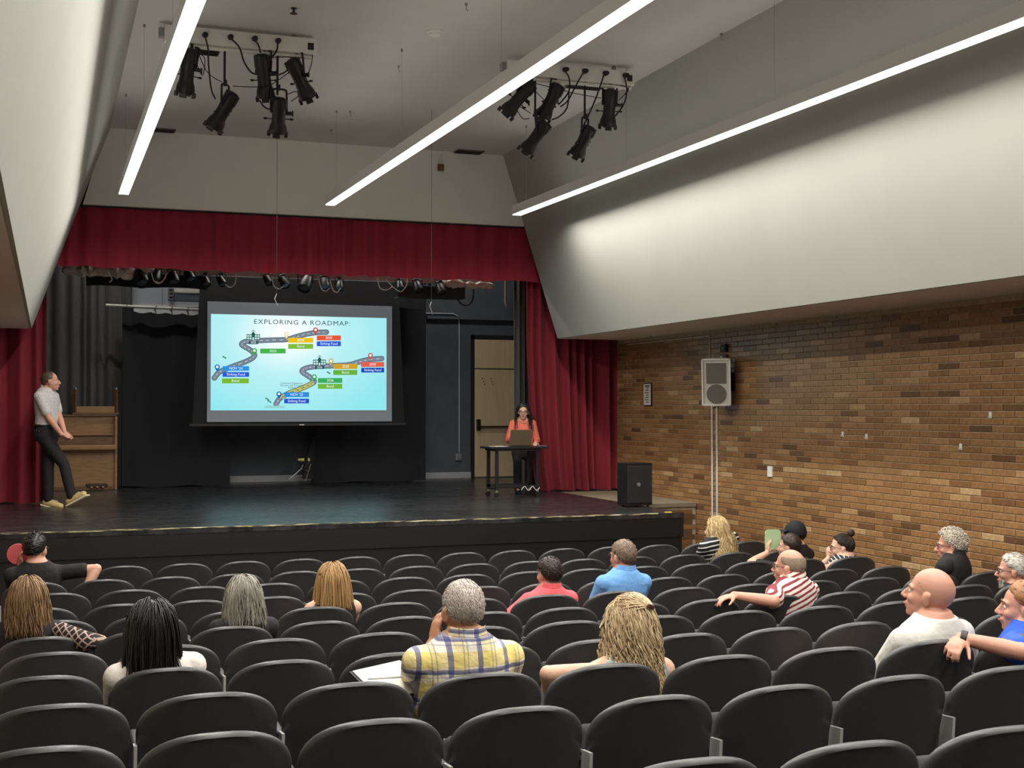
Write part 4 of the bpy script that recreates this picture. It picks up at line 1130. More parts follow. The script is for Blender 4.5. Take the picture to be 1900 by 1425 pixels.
# ------------------------------------------------------------------ stage lights and bundled cloth under the valance
YBT = 19.2
zb0 = at(120, 507, YBT).z; zb1 = at(910, 530, YBT).z; zbt = (zb0 + zb1) / 2 + .04
xa, xb_ = at(118, 505, YBT).x, at(915, 530, YBT).x
t = thing('lighting_batten', 'grey lighting batten just below the red valance', 'batten', ((xa + xb_) / 2, YBT, zbt))
MB().b2((xa, YBT - .04, zbt - .02), (xb_, YBT + .04, zbt + .08), .006).build('channel', mat('batten_grey', srgb(176, 170, 162), .5), t, world=True)
for f in (.1, .5, .9): MB().cyl((xa + (xb_ - xa) * f, YBT, zbt + .08), (xa + (xb_ - xa) * f, YBT, 6.15), .006, n=6).build('hanging_line', M_blackm, t, world=True)
# bundles of crumpled pale cloth
M_cloth = mat('crumpled_cloth', srgb(196, 186, 172), .8, var=.25, vscale=14, bump=.6, bscale=30)
rg = random.Random(4)
def bundle(u0, u1, v, lab, r=.07):
    a = at(u0, v, YBT - .08); b = at(u1, v, YBT - .08); a.z = b.z = (a.z + b.z) / 2
    n = max(8, int((b.x - a.x) / .05)); R = []
    for i in range(n + 1):
        p = a.lerp(b, i / n); rr = r * (.75 + .4 * rg.random()) * (.6 if i in (0, n) else 1); ring = []
        for j in range(12):
            th = 2 * math.pi * j / 12; q = rr * (1 + .35 * rg.uniform(-1, 1)); ring.append(p + Vector((.02 * rg.uniform(-1, 1), math.cos(th) * q, math.sin(th) * q)))
        R.append(ring)
    o = MB().rings(R).build('cloth_bundle', M_cloth, None, smooth=60.0); return tag(o, lab, 'cloth', 'cloth bundles tied on the batten')
bundle(116, 250, 503, 'long crumpled pale cloth bundle at left end below the valance', .085)
bundle(258, 285, 502, 'short pale cloth bundle beside the first stage lamp', .06)
bundle(822, 862, 526, 'crumpled pale cloth bundle below the valance, second from right', .06)
bundle(865, 915, 530, 'crumpled pale cloth bundle at right end of the batten', .06)
# stage lamps
def par(u, v, r, L, tilt, lab, lens=(70, 90, 110)):
    c = at(u, v, YBT - .12); t = thing('stage_lamp', lab, 'stage lamp', c, 0, 'stage lamps below the valance')
    d = Vector((tilt, -.55, -.8)).normalized(); M = frame_z(d).to_4x4()
    MB().lathe([(r * .4, -L * .6), (r * .75, -L * .5), (r * .9, -L * .1), (r, L * .1), (r, L * .5), (r * .92, L * .5), (r * .9, L * .35)], 16, M).build('can', M_lampb, t, smooth=40.0)
    MB().lathe([(r * .9, L * .36), (r * .6, L * .42), (r * .1, L * .43)], 16, M).build('lens', mat('lens_%d' % lens[2], srgb(*lens), .08), t, smooth=True)
    s = Vector((r * 1.1, 0, 0)); MB().tube([s, s * 1.0 + Vector((0, .03, r * 1.5)), Vector((0, .05, r * 1.8)), -s + Vector((0, .03, r * 1.5)), -s], .008, 6).build('yoke', M_blackm, t)
    MB().b2((-.02, .02, r * 1.5), (.02, .14, zbt - c.z + .02)).build('clamp', M_blackm, t)
    return t
for i, (u, v, r, lab) in enumerate(((262, 516, .10, 'first from left'), (290, 512, .07, 'second from left, wrapped in white cable'), (322, 516, .08, 'third from left'), (352, 512, .07, 'fourth from left'), (382, 522, .06, 'fifth from left, beside the screen corner'), (411, 522, .06, 'sixth, above the screen corner'), (497, 520, .06, 'seventh, above the slide title start'), (527, 524, .07, 'eighth, with a pale blue lens'), (567, 526, .10, 'large one above the middle of the slide'), (602, 526, .07, 'with a blue lens, right of the large one'), (630, 530, .06, 'small one right of the blue lens'), (742, 530, .06, 'above the right edge of the screen'), (775, 532, .07, 'right of the screen corner'), (818, 536, .07, 'rightmost, below the cloth bundles'))):
    par(u, v, r, r * 2.2, rg.uniform(-.4, .4), 'black stage lamp below the valance, ' + lab, (110, 150, 190) if 'blue' in lab else (60, 70, 80))
t = thing('cable_swags', 'pale cables swagging between the stage lamps below the valance', 'cable', at(560, 520, YBT - .2))
for pts in ([(200, 505), (208, 518), (202, 524)], [(281, 506), (285, 520), (294, 526), (305, 518), (309, 508)], [(310, 506), (300, 524), (288, 522)], [(418, 528), (427, 533), (436, 526), (438, 508)], [(505, 512), (508, 530), (518, 536), (526, 531)], [(590, 514), (596, 534), (604, 540), (612, 534)], [(612, 520), (618, 538), (626, 542), (632, 534)], [(700, 516), (705, 534), (717, 538), (728, 532)], [(716, 518), (730, 533), (744, 541), (754, 530), (756, 518)]):
    MB().tube(smoothpath([at(u, v, YBT - .22) for u, v in pts], 5), .008, 6).build('cable', M_whitem, t, smooth=True, world=True)
t = thing('black_light_box', 'long black box and looped cable below the right cloth bundles', 'light box', at(800, 545, YBT + .3))
p0 = at(735, 552, YBT + .3); p1 = at(860, 536, YBT + .3); MB().b2((p0.x, YBT + .2, p0.z), (p1.x, YBT + .45, p1.z + .02), .01).build('housing', M_black, t, world=True)
MB().b2(((p0.x + p1.x) / 2 - .02, YBT + .3, p1.z), ((p0.x + p1.x) / 2 + .02, YBT + .34, 6.15)).build('hanger', M_blackm, t, world=True)
MB().tube(smoothpath([at(846, 552, YBT + .25), at(856, 564, YBT + .25), at(868, 566, YBT + .25), at(877, 556, YBT + .25), at(879, 536, YBT + .25)], 5), .014, 8).build('loop_cable', M_cable, t, smooth=True, world=True)
p = at(938, 530, 19.6); q = at(938, 568, 19.6); mb = MB(); mb.tube([(p.x, 19.6, 6.15), (p.x, 19.6, q.z + .04), (p.x + .01, 19.59, q.z)], [.012, .02, .012], 8); o = mb.build('hanging_rope', mat('rope', srgb(170, 160, 138), .8)); tag(o, 'short pale rope end hanging beside the charcoal curtain', 'rope')
# pale upper wall behind, above the door
# ------------------------------------------------------------------ people: builders
def pattern_mat(name, base, bands, rough=.85, bump=.25, bscale=22, rot=(0, 0, 0), warp=.012):
    """fabric with printed bands: (axis, period, offset, width, colour, strength); warped a little as cloth folds"""
    m = bpy.data.materials.new(name); m.use_nodes = True
    nt = m.node_tree; b = nt.nodes['Principled BSDF']; N = nt.nodes.new; Lk = nt.links.new
    b.inputs['Roughness'].default_value = rough
    tc = N('ShaderNodeTexCoord'); mp = N('ShaderNodeMapping'); mp.inputs['Rotation'].default_value = rot; Lk(tc.outputs['Object'], mp.inputs[0])
    nz = N('ShaderNodeTexNoise'); nz.inputs['Scale'].default_value = 9; nz.inputs['Detail'].default_value = 2; Lk(mp.outputs[0], nz.inputs['Vector'])
    sc = N('ShaderNodeVectorMath'); sc.operation = 'MULTIPLY_ADD'; sc.inputs[1].default_value = (warp * 2,) * 3
    Lk(nz.outputs['Color'], sc.inputs[0]); Lk(mp.outputs[0], sc.inputs[2])
    sx = N('ShaderNodeSeparateXYZ'); Lk(sc.outputs[0], sx.inputs[0])
    cur = None
    for ax, per, off, wd, col, st in bands:
        a1 = N('ShaderNodeMath'); a1.operation = 'MULTIPLY_ADD'; a1.inputs[1].default_value = 1 / per; a1.inputs[2].default_value = off + 50; Lk(sx.outputs['xyz'.index(ax)], a1.inputs[0])
        a2 = N('ShaderNodeMath'); a2.operation = 'FRACT'; Lk(a1.outputs[0], a2.inputs[0])
        a3 = N('ShaderNodeMath'); a3.operation = 'LESS_THAN'; a3.inputs[1].default_value = wd / per; Lk(a2.outputs[0], a3.inputs[0])
        a4 = N('ShaderNodeMath'); a4.operation = 'MULTIPLY'; a4.inputs[1].default_value = st; Lk(a3.outputs[0], a4.inputs[0])
        mx = N('ShaderNodeMix'); mx.data_type = 'RGBA'; Lk(a4.outputs[0], mx.inputs[0])
        if cur is None: mx.inputs[6].default_value = lin(base)
        else: Lk(cur, mx.inputs[6])
        mx.inputs[7].default_value = lin(col); cur = mx.outputs[2]
    if cur is None: b.inputs['Base Color'].default_value = lin(base)
    else: Lk(cur, b.inputs['Base Color'])
    n2 = N('ShaderNodeTexNoise'); n2.inputs['Scale'].default_value = bscale; n2.inputs['Detail'].default_value = 3; Lk(tc.outputs['Object'], n2.inputs['Vector'])
    bp = N('ShaderNodeBump'); bp.inputs['Strength'].default_value = bump; bp.inputs['Distance'].default_value = .03; Lk(n2.outputs['Fac'], bp.inputs['Height']); Lk(bp.outputs[0], b.inputs['Normal'])
    return m
def cloth(name, rgb, **k): return pattern_mat(name, srgb(*rgb), [], **k)
def skin(name, rgb):
    m = mat(name, srgb(*rgb), .5, var=.07, vscale=14, bump=.05, bscale=120)
    b = m.node_tree.nodes['Principled BSDF']; b.inputs['Subsurface Weight'].default_value = .12; b.inputs['Subsurface Radius'].default_value = (.012, .005, .003)
    return m
def hairmat(name, dark, light, rough=.5):
    m = bpy.data.materials.new(name); m.use_nodes = True
    nt = m.node_tree; b = nt.nodes['Principled BSDF']; N = nt.nodes.new; Lk = nt.links.new
    a = N('ShaderNodeAttribute'); a.attribute_name = 'tone'; r = N('ShaderNodeValToRGB')
    r.color_ramp.elements[0].color = srgb(*dark); r.color_ramp.elements[1].color = srgb(*light)
    Lk(a.outputs['Fac'], r.inputs[0]); Lk(r.outputs[0], b.inputs['Base Color']); b.inputs['Roughness'].default_value = rough
    return m
M_eyew = mat('eye_white', srgb(225, 222, 216), .3); M_iris = mat('iris_dark', srgb(52, 38, 30), .25)
M_lip = mat('lips', srgb(170, 96, 88), .45)
M_gl = mat('glasses_frame', srgb(36, 26, 24), .35)

def remeshed(mb, name, m, root, voxel, it=4):
    me = bpy.data.meshes.new(name); L = Vector(root.location)
    me.from_pydata([tuple(Vector(q) - L) for q in mb.v], [], mb.f)
    bm = bmesh.new(); bm.from_mesh(me); bmesh.ops.recalc_face_normals(bm, faces=bm.faces); bm.to_mesh(me); bm.free()
    ob = bpy.data.objects.new(name, me); COL.objects.link(ob)
    md = ob.modifiers.new('r', 'REMESH'); md.mode = 'VOXEL'; md.voxel_size = voxel; md.use_smooth_shade = True
    if it: ms = ob.modifiers.new('s', 'SMOOTH'); ms.factor = .5; ms.iterations = it
    bpy.context.view_layer.update()
    me2 = bpy.data.meshes.new_from_object(ob.evaluated_get(bpy.context.evaluated_depsgraph_get()))
    bpy.data.objects.remove(ob, do_unlink=True); bpy.data.meshes.remove(me)
    me2.name = name; me2.materials.clear(); me2.materials.append(m); me2.shade_smooth()
    o = bpy.data.objects.new(name, me2); COL.objects.link(o); o.parent = root
    return o
def limb(mb, pts, rad, n=14):
    """closed tapered limb with round ends through the joints"""
    P = [Vector(p) for p in pts]
    k = 5; Q = []; Rr = []
    for i in range(len(P) - 1):
        for j in range(k):
            t = j / k; Q.append(P[i].lerp(P[i + 1], t)); Rr.append(rad[i] + (rad[i + 1] - rad[i]) * t)
    Q.append(P[-1]); Rr.append(rad[-1])
    mb.tube(Q, Rr, n)
    for p, r in zip(P, rad): mb.ell(p, (r, r, r), 12, 8)
TORSO = [(-.10, 0, .150, .11), (-.04, 0, .172, .125), (.03, 0, .172, .125), (.12, .004, .160, .116), (.215, .002, .160, .115), (.315, -.004, .172, .119), (.40, -.010, .183, .117), (.462, -.016, .178, .106), (.505, -.020, .148, .090), (.535, -.022, .108, .076), (.560, -.018, .078, .068), (.585, -.012, .062, .060)]
def torso(mb, M, s, g, w, infl=0.0, zmin=-1, zmax=9, bust=0.0):
    R = []
    for z, cy, rx, ry in TORSO:
        if z < zmin or z > zmax: continue
        ring = []
        bx = rx * (w if z > .24 else (g if z < .25 else 1)) ; by = ry * g
        for j in range(24):
            th = 2 * math.pi * j / 24; c, sn = math.cos(th), math.sin(th)
            x = math.copysign(abs(c) ** .85, c) * (bx * s + infl); y = math.copysign(abs(sn) ** .9, sn) * (by * s + infl)
            if bust and .24 < z < .42 and sn > 0: y += bust * s * sn * (1 - abs(z - .32) / .12) 
            ring.append(M @ Vector((x, cy * s + y, z * s)))
        R.append(ring)
    mb.rings(R)
def ik(S_, W_, l1, l2, pole):
    S_, W_ = Vector(S_), Vector(W_); d = W_ - S_; L = min(d.length, (l1 + l2) * .999); d.normalize(); W_ = S_ + d * L
    a = (l1 * l1 - l2 * l2 + L * L) / (2 * L); h = math.sqrt(max(0, l1 * l1 - a * a))
    p = Vector(pole); p = p - d * p.dot(d); p.normalize()
    return S_ + d * a + p * h, W_
def hand(mb, wr, d, palm, s=1.0, curl=.5, spread=.06, left=True, thumb=.7):
    """wr wrist, d finger direction, palm the way the palm faces"""
    d = Vector(d).normalized(); pn = Vector(palm); pn = (pn - d * pn.dot(d)).normalized()
    x = d.cross(pn).normalized() * (1 if left else -1)      # towards the thumb
    W_ = Vector(wr)
    def Q(a, b, c): return W_ + (x * a + d * b - pn * c) * s
    M = Matrix((x, d, -pn)).transposed()
    mb.ell(Q(0, .048, 0), (.041 * s, .056 * s, .017 * s), 14, 9, M); mb.ell(Q(.0, .075, .0), (.040 * s, .026 * s, .015 * s), 12, 8, M); mb.ell(Q(.022, .03, .008 * -1), (.020 * s, .034 * s, .016 * s), 10, 7, M)
    for i, (fx, fl) in enumerate(((.030, .072), (.0105, .080), (-.0105, .075), (-.030, .058))):
        p = Q(fx, .085 - (.008 if i == 3 else 0), 0); ang = curl * .45; lat = (fx / .03) * spread
        pts = [Q(fx * .9, .06, 0), p]; rr = [.009 * s, .0092 * s]
        for k, f in enumerate((.45, .32, .25)):
            dirv = (d * math.cos(ang) + pn * math.sin(ang) + x * lat).normalized()
            p = p + dirv * fl * f * s; pts.append(p); rr.append((.0086 - .0008 * k) * s); ang += curl * (.75 + .1 * k)
        limb(mb, pts, rr, 8)
    ta = thumb
    p0 = Q(.028, .022, -.004); d1 = (d * math.cos(ta) + x * math.sin(ta) + pn * .3).normalized(); p1 = p0 + d1 * .042 * s; d2 = (d * math.cos(ta * .6) + x * math.sin(ta * .6) + pn * .35).normalized(); p2 = p1 + d2 * .03 * s; p3 = p2 + d2 * .022 * s
    limb(mb, [p0, p1, p2, p3], [.013 * s, .0115 * s, .0095 * s, .0075 * s], 8)
HC = Vector((0, -.012, .028)); HR = (.0765, .097, .094)
def head_shape(mb, H, hs, jaw=1.0, fat=1.0, beard=0.0):
    """skull, face, jaw, nose, ears, lips in the head frame (x right, y forwards, z up)"""
    R3 = H.to_3x3()
    def E(c, r, rot=None): mb.ell(H @ (Vector(c) * hs), [q * hs for q in r], 18, 13, R3 @ (rot if rot is not None else Matrix.Identity(3)))
    E(HC, HR); E((0, .018, -.02), (.068 * fat, .074, .072)); E((0, .030, -.058), (.054 * fat * jaw, .060, .056)); E((0, .066, -.098), (.026, .020, .018)); E((0, .045, -.085), (.042 * fat * jaw, .040, .030))
    for sx in (-1, 1):
        E((sx * .036, .058, -.030), (.026 * fat, .026, .026)); E((sx * .0795, -.008, -.012), (.011, .019, .031), Matrix.Rotation(sx * -.35, 3, 'Z') @ Matrix.Rotation(-.2, 3, 'X')); E((sx * .083, -.016, .004), (.007, .013, .016))
        limb(mb, [H @ (Vector((sx * .012, .084, .020)) * hs), H @ (Vector((sx * .046, .070, .018)) * hs)], [.011 * hs, .010 * hs], 8)
        E((sx * .011, .101, -.036), (.009, .010, .008))
    limb(mb, [H @ (Vector(q) * hs) for q in ((0, .083, .016), (0, .100, -.010), (0, .113, -.030))], [.009 * hs, .0105 * hs, .0115 * hs], 10)
    E((0, .088, -.060), (.024, .011, .008)); E((0, .085, -.073), (.020, .011, .009))
def face_bits(root, H, hs, brow, glasses=None, lips=True):
    R3 = H.to_3x3(); L = Vector(root.location)
    def W(c): return H @ (Vector(c) * hs)
    for sx in (-1, 1):
        e = MB().ell(W((sx * .031, .0765, .000)), (.0110 * hs,) * 3, 12, 8).build('eye', M_eyew, root, smooth=True, world=True)
        MB().ell(W((sx * .031, .0848, .000)), (.0062 * hs, .0042 * hs, .0062 * hs), 10, 6, R3).build('iris', M_iris, e, smooth=True).location = -L
        MB().tube([W((sx * .015, .0935, .021)), W((sx * .032, .0915, .027)), W((sx * .050, .079, .021))], [.003 * hs, .004 * hs, .002 * hs], 6).build('eyebrow', brow, root, smooth=True, world=True)
    if lips: MB().tube([W((-.022, .090, -.066)), W((-.008, .100, -.065)), W((0, .101, -.066)), W((.008, .100, -.065)), W((.022, .090, -.066))], [.0015 * hs, .004 * hs, .004 * hs, .004 * hs, .0015 * hs], 6).build('lips', M_lip, root, smooth=True, world=True)
    if glasses:
        g = MB()
        for sx in (-1, 1):
            g.tube([W((sx * .033 + .024 * math.cos(a), .100 - .010 * abs(math.cos(a)) * (1 if math.cos(a) * sx > 0 else .2), .000 + .017 * math.sin(a))) for a in [2 * math.pi * i / 16 for i in range(17)]], .0022 * hs, 6)
            g.tube([W((sx * .057, .088, .006)), W((sx * .074, .06, .008)), W((sx * .081, .0, .008)), W((sx * .080, -.02, -.006))], .0022 * hs, 6)
        g.tube([W((-.010, .101, .004)), W((0, .104, .007)), W((.010, .101, .004))], .002 * hs, 6)
        g.build('glasses', glasses, root, smooth=True, world=True)
def hairline(d):
    """lowest unit-z that still carries hair, by angle from the back of the head"""
    ph = math.degrees(math.atan2(abs(d[0]), -d[1]))
    K = [(0, -.72), (50, -.66), (78, -.40), (95, .02), (118, .12), (132, .45), (180, .66)]
    for (a, za), (b, zb) in zip(K[:-1], K[1:]):
        if a <= ph <= b: return za + (zb - za) * (ph - a) / (b - a)
    return .66
def fib(n):
    out = []
    for i in range(n):
        z = 1 - 2 * (i + .5) / n; r = math.sqrt(1 - z * z); th = i * 2.399963
        out.append((r * math.cos(th), r * math.sin(th), z))
    return out
class Hair:
    def __init__(self, H, hs, seed, back=None):
        self.H = H; self.hs = hs; self.rg = random.Random(seed); self.V = []; self.F = []; self.T = []; self.back = back
    def sp(self, d, off): return self.H @ ((HC + Vector((d[0] * (HR[0] + off), d[1] * (HR[1] + off), d[2] * (HR[2] + off)))) * self.hs)
    def strand(self, P, r, tone, n=3):
        k = len(self.V); m = len(P); ref = Vector((.3, .2, 1))
        for i, p in enumerate(P):
            t = (P[min(m - 1, i + 1)] - P[max(0, i - 1)]).normalized(); x = t.cross(ref)
            if x.length < .05: x = t.cross(Vector((1, 0, 0)))
            x.normalize(); y = t.cross(x); f = (1 if i < m - 1 else .25) * (1 if i else .7)
            for j in range(n):
                a = 2 * math.pi * j / n; self.V.append(tuple(p + (x * math.cos(a) + y * math.sin(a)) * r * f)); self.T.append(tone)
        for i in range(m - 1):
            for j in range(n):
                a = k + i * n + j; b = k + i * n + (j + 1) % n; self.F.append((a, b, b + n, a + n))
        self.F.append(tuple(k + (m - 1) * n + j for j in range(n)))
    def shell(self, off, mask, tone=.3, nu=40, nv=26):
        """close-fitting layer over the part of the scalp that carries hair"""
        idx = {}
        def vert(i, j):
            if (i, j % nu) in idx: return idx[(i, j % nu)]
            th = math.pi * i / nv; a = 2 * math.pi * j / nu; d = (math.sin(th) * math.cos(a), math.sin(th) * math.sin(a), math.cos(th))
            e = d[2] - hairline(d); o = off * min(1, max(.15, (e + .02) * 5))
            self.V.append(tuple(self.sp(d, o + self.rg.uniform(-.1, .1) * off))); self.T.append(tone + self.rg.uniform(-.15, .15)); idx[(i, j % nu)] = len(self.V) - 1
            return idx[(i, j % nu)]
        for i in range(nv):
            for j in range(nu):
                th = math.pi * (i + .5) / nv; a = 2 * math.pi * (j + .5) / nu; d = (math.sin(th) * math.cos(a), math.sin(th) * math.sin(a), math.cos(th))
                if mask(d): self.F.append((vert(i, j), vert(i, j + 1), vert(i + 1, j + 1), vert(i + 1, j)))
    def short(self, n, length, r, mask, comb=(0, -.6, -.5), lift=.35, off=.004):
        R3 = self.H.to_3x3()
        for d in fib(n):
            if not mask(d): continue
            nrm = (R3 @ Vector((d[0] / HR[0], d[1] / HR[1], d[2] / HR[2]))).normalized(); c = R3 @ Vector(comb); c = c - nrm * c.dot(nrm)
            if c.length < .1: c = R3 @ Vector((self.rg.uniform(-1, 1), self.rg.uniform(-1, 1), 0)); c = c - nrm * c.dot(nrm)
            c.normalize(); j = Vector([self.rg.uniform(-.35, .35) for _ in range(3)])
            p = self.sp(d, off * .5); L = length * self.rg.uniform(.7, 1.25) * self.hs; v = (nrm * lift + c + j).normalized(); v2 = (nrm * lift * .2 + c + j * .6 - Vector((0, 0, .25))).normalized()
            self.strand([p, p + v * L * .5, p + v * L * .5 + v2 * L * .5], r, self.rg.random())
    def curls(self, n, size, r, mask, off=.012):
        R3 = self.H.to_3x3()
        for d in fib(n):
            if not mask(d): continue
            nrm = (R3 @ Vector((d[0] / HR[0], d[1] / HR[1], d[2] / HR[2]))).normalized(); u = nrm.cross(Vector((self.rg.uniform(-1, 1), self.rg.uniform(-1, 1), self.rg.uniform(-1, 1)))).normalized(); v = nrm.cross(u)
            p = self.sp(d, off * self.rg.uniform(.3, 1)); a0 = self.rg.uniform(0, 6.28); S_ = size * self.rg.uniform(.7, 1.2); tn = self.rg.random()
            self.strand([p + (u * math.cos(a0 + k * 1.0) + v * math.sin(a0 + k * 1.0)) * S_ * .5 + nrm * (k * S_ * .14) for k in range(7)], r, tn)
    def flow(self, n, zcut, r, wave=0.0, ymin=None, wl=.09, puff=.012, mask=None, jit=.03, comb=None, gather=None, steps=34, step=.02, flare=.0, part=0.0):
        """long hair: strands leave the scalp, fall under gravity and lie on the head and the back"""
        R3 = self.H.to_3x3(); Hi = self.H.inverted(); g = Vector((0, 0, -1))
        for d in fib(n):
            if d[2] < hairline(d) if mask is None else not mask(d): continue
            nrm = (R3 @ Vector(d)).normalized(); off = .013 + puff * .6 * self.rg.random()
            if comb is not None: c = Vector(comb)
            elif d[1] < -.15: c = Vector((d[0] * .25, -.15, -1))
            else: c = Vector(((1 if d[0] > part else -1) * (.5 if d[1] > .3 else .25), -.85, -.25))
            v = R3 @ c; v = (v - nrm * v.dot(nrm)).normalized(); p = self.sp(d, off * .8); P = [p.copy()]; ph = self.rg.uniform(0, 6.28); tn = self.rg.random(); amp = wave * self.rg.uniform(.6, 1.3)
            z_end = zcut + self.rg.uniform(-jit, jit); lat = Vector((self.rg.uniform(-1, 1), self.rg.uniform(-1, 1), 0)) * .10
            out = Vector((p.x - self.H.translation.x, p.y - self.H.translation.y, 0)); out = out.normalized() if out.length > 1e-4 else Vector((0, -1, 0))
            for i in range(steps):
                v = (v * .72 + g * .34 + lat * .25 + out * flare * .2).normalized(); p = p + v * step * self.hs
                q = (Hi @ p) / self.hs - HC; e = [HR[k] + off for k in range(3)]; e[2] += .004
                l = math.sqrt(sum((q[k] / e[k]) ** 2 for k in range(3)))
                if l < 1: q = q / l; p2 = self.H @ ((q + HC) * self.hs); p = p2
                # neck / face column keeps hair outside
                if self.back:
                    for (bc, br) in self.back:
                        w_ = p - bc; l = math.sqrt(sum((w_[k] / (br[k] + off * .7)) ** 2 for k in range(3)))
                        if l < 1: p = bc + w_ / max(l, .05)
                if ymin is not None and p.y < ymin: p.y = ymin + self.rg.uniform(0, .006)
                v = (p - P[-1]).normalized()
                P.append(p.copy())
                if p.z < z_end: break
            if wave:
                side = out.cross(g).normalized(); L = 0
                for i in range(1, len(P)):
                    k = min(1, i / 8); P[i] = P[i] + side * (amp * k * math.sin(i * step / wl * 6.28 + ph)) + out * (amp * .7 * k * math.cos(i * step / wl * 6.28 + ph))
            self.strand(P, r * self.rg.uniform(.7, 1.3), tn)
    def build(self, m, root):
        me = bpy.data.meshes.new('hair'); L = Vector(root.location); me.from_pydata([tuple(Vector(q) - L) for q in self.V], [], self.F)
        add_tone(me, self.T); me.materials.append(m); me.shade_smooth(); o = bpy.data.objects.new('hair', me); COL.objects.link(o); o.parent = root
        return o

def person(label, headpx, Yh, skin_m, shirt_m, pant_m, *, zf=None, s=1.0, g=1.0, w=1.0, byaw=0, lean=10, side=0, hyaw=0, hpitch=0, hroll=0, hs=1.0, sleeve=.55, larm=None, rarm=None, lpole=(-.5, -.4, -.6), rpole=(.5, -.4, -.6),
           lhand=None, rhand=None, female=False, voxel=.009, collar=None, brow=None, glasses=None, jaw=1.0, fat=1.0, neckz=.562, stand=None, shirt_vox=None, group=None, bust=0, neck=.03, vneck=False, fing=True, shirt_infl=.011):
    """seated by default; larm / rarm: wrist position in the world; lhand / rhand: (finger dir, palm dir, curl)"""
    hp = at(headpx[0], headpx[1], Yh)
    RB = Matrix.Rotation(math.radians(byaw), 4, 'Z') @ Matrix.Rotation(math.radians(lean), 4, 'X') @ Matrix.Rotation(math.radians(side), 4, 'Y')
    h0 = Vector((0, .030, .668 - neck)) * s
    hip = hp - RB.to_3x3() @ h0
    T = Matrix.Translation(hip) @ RB
    H = Matrix.Translation(hp) @ Matrix.Rotation(math.radians(byaw + hyaw), 4, 'Z') @ Matrix.Rotation(math.radians(hpitch), 4, 'X') @ Matrix.Rotation(math.radians(hroll), 4, 'Y')
    zf = floor_z(hip.y + .3) if zf is None else zf
    root = thing('person', label, 'person', (hip.x, hip.y, zf))
    if group: root['group'] = group
    hs_ = hs * s
    ww = w * (.9 if female else 1.0)
    B = MB(); torso(B, T, s, g * (.95 if female else 1), ww, bust=bust)
    def TP(x, y, z): return T @ (Vector((x, y, z)) * s)
    limb(B, [TP(0, -.02, .53), H @ Vector((0, -.022, -.055))], [.058 * s * (.88 if female else 1) * fat, .053 * s * (.9 if female else 1) * fat], 16)
    head_shape(B, H, hs_, jaw, fat)
    sj = {}
    for sx, nm in ((-1, 'l'), (1, 'r')):
        J = TP(sx * .175 * ww, -.016, .450); sj[nm] = J
        limb(B, [TP(sx * .09 * ww, -.018, .495), J], [.046 * s, .056 * s], 12)
    arms = {}
    Rz = Matrix.Rotation(math.radians(byaw), 3, 'Z')
    for sx, nm, tgt, pole, hd in ((-1, 'l', larm, lpole, lhand), (1, 'r', rarm, rpole, rhand)):
        J = sj[nm]
        wt = Vector(tgt) if tgt is not None else hip + Rz @ (Vector((sx * .10, .30, .10)) * s)
        el, wt = ik(J, wt, .285 * s, .255 * s, Rz @ Vector((pole[0], pole[1], pole[2])))
        ar = .9 if female else 1.0
        limb(B, [J, J.lerp(el, .45), el, el.lerp(wt, .3), wt], [.052 * s * ar * g, .047 * s * ar * g, .040 * s * ar, .041 * s * ar, .028 * s * ar], 12)
        if fing:
            fd = (wt - el).normalized()
            a = hd if hd else (tuple(fd), (0, 0, -1), .5)
            hand(B, wt, Rz @ Vector(a[0]) if hd else fd, Vector(a[1]), s * (.92 if female else 1), a[2], left=(sx < 0) if len(a) < 4 else a[3])
        else:
            B.ell(wt + (wt - el).normalized() * .05 * s, (.04 * s, .04 * s, .03 * s), 10, 7)
        arms[nm] = (J, el, wt)
    legs = []
    for sx in (-1, 1):
        hj = TP(sx * .088, 0, -.03)
        if stand: kn, an, toe = [Vector(q) for q in stand[0 if sx < 0 else 1]]
        else:
            kn = hj + Rz @ Vector((sx * .03, .40 * s, .02)); an = Vector((kn.x, kn.y + .02, zf + .085)) ; toe = an + Rz @ Vector((0, .13, -.045))
        limb(B, [hj, hj.lerp(kn, .5), kn, kn.lerp(an, .35), an], [.085 * s * g, .073 * s * g, .055 * s, .052 * s, .036 * s], 12); limb(B, [an + Vector((0, 0, -.03)), an.lerp(toe, .6) + Vector((0, 0, -.02))], [.034 * s, .026 * s], 10)
        legs.append((hj, kn, an, toe))
    remeshed(B, 'body', skin_m, root, voxel, 3)
    # clothes
    C = MB(); torso(C, T, s, g * (.95 if female else 1), ww, infl=shirt_infl, zmin=-.07, zmax=neckz, bust=bust)
    for nm, sx in (('l', -1), ('r', 1)):
        J, el, wt = arms[nm]
        if sleeve > 0:
            limb(C, [TP(sx * .08 * ww, -.018, .482), J], [.056 * s, .067 * s], 12)
            if sleeve <= 1: limb(C, [J, J.lerp(el, sleeve)], [.064 * s * g, .060 * s * g], 12)
            else: limb(C, [J, el, el.lerp(wt, sleeve - 1)], [.064 * s * g, .052 * s, .042 * s], 12)
        else:
            limb(C, [TP(sx * .07 * ww, -.018, .478), TP(sx * .125 * ww, -.018, .458)], [.055 * s, .060 * s], 12)
    sh = remeshed(C, 'shirt', shirt_m, root, shirt_vox or max(voxel, .008), 3)
    if collar:
        n = 20; ring = []; R = []
        for dz, rr in ((.0, .080), (.035, .072), (.040, .076), (.004, .086)):
            R.append([TP(math.cos(2 * math.pi * j / n) * rr * (.95 if female else 1.02) * fat ** .5, -.016 + math.sin(2 * math.pi * j / n) * rr * .95,   .535 + dz + (.02 if math.sin(2 * math.pi * j / n) < 0 else -.012) ) for j in range(n)])
        MB().rings(R + [R[0]], False, False).build('collar', collar, sh, smooth=True, world=True).location = -Vector(root.location)
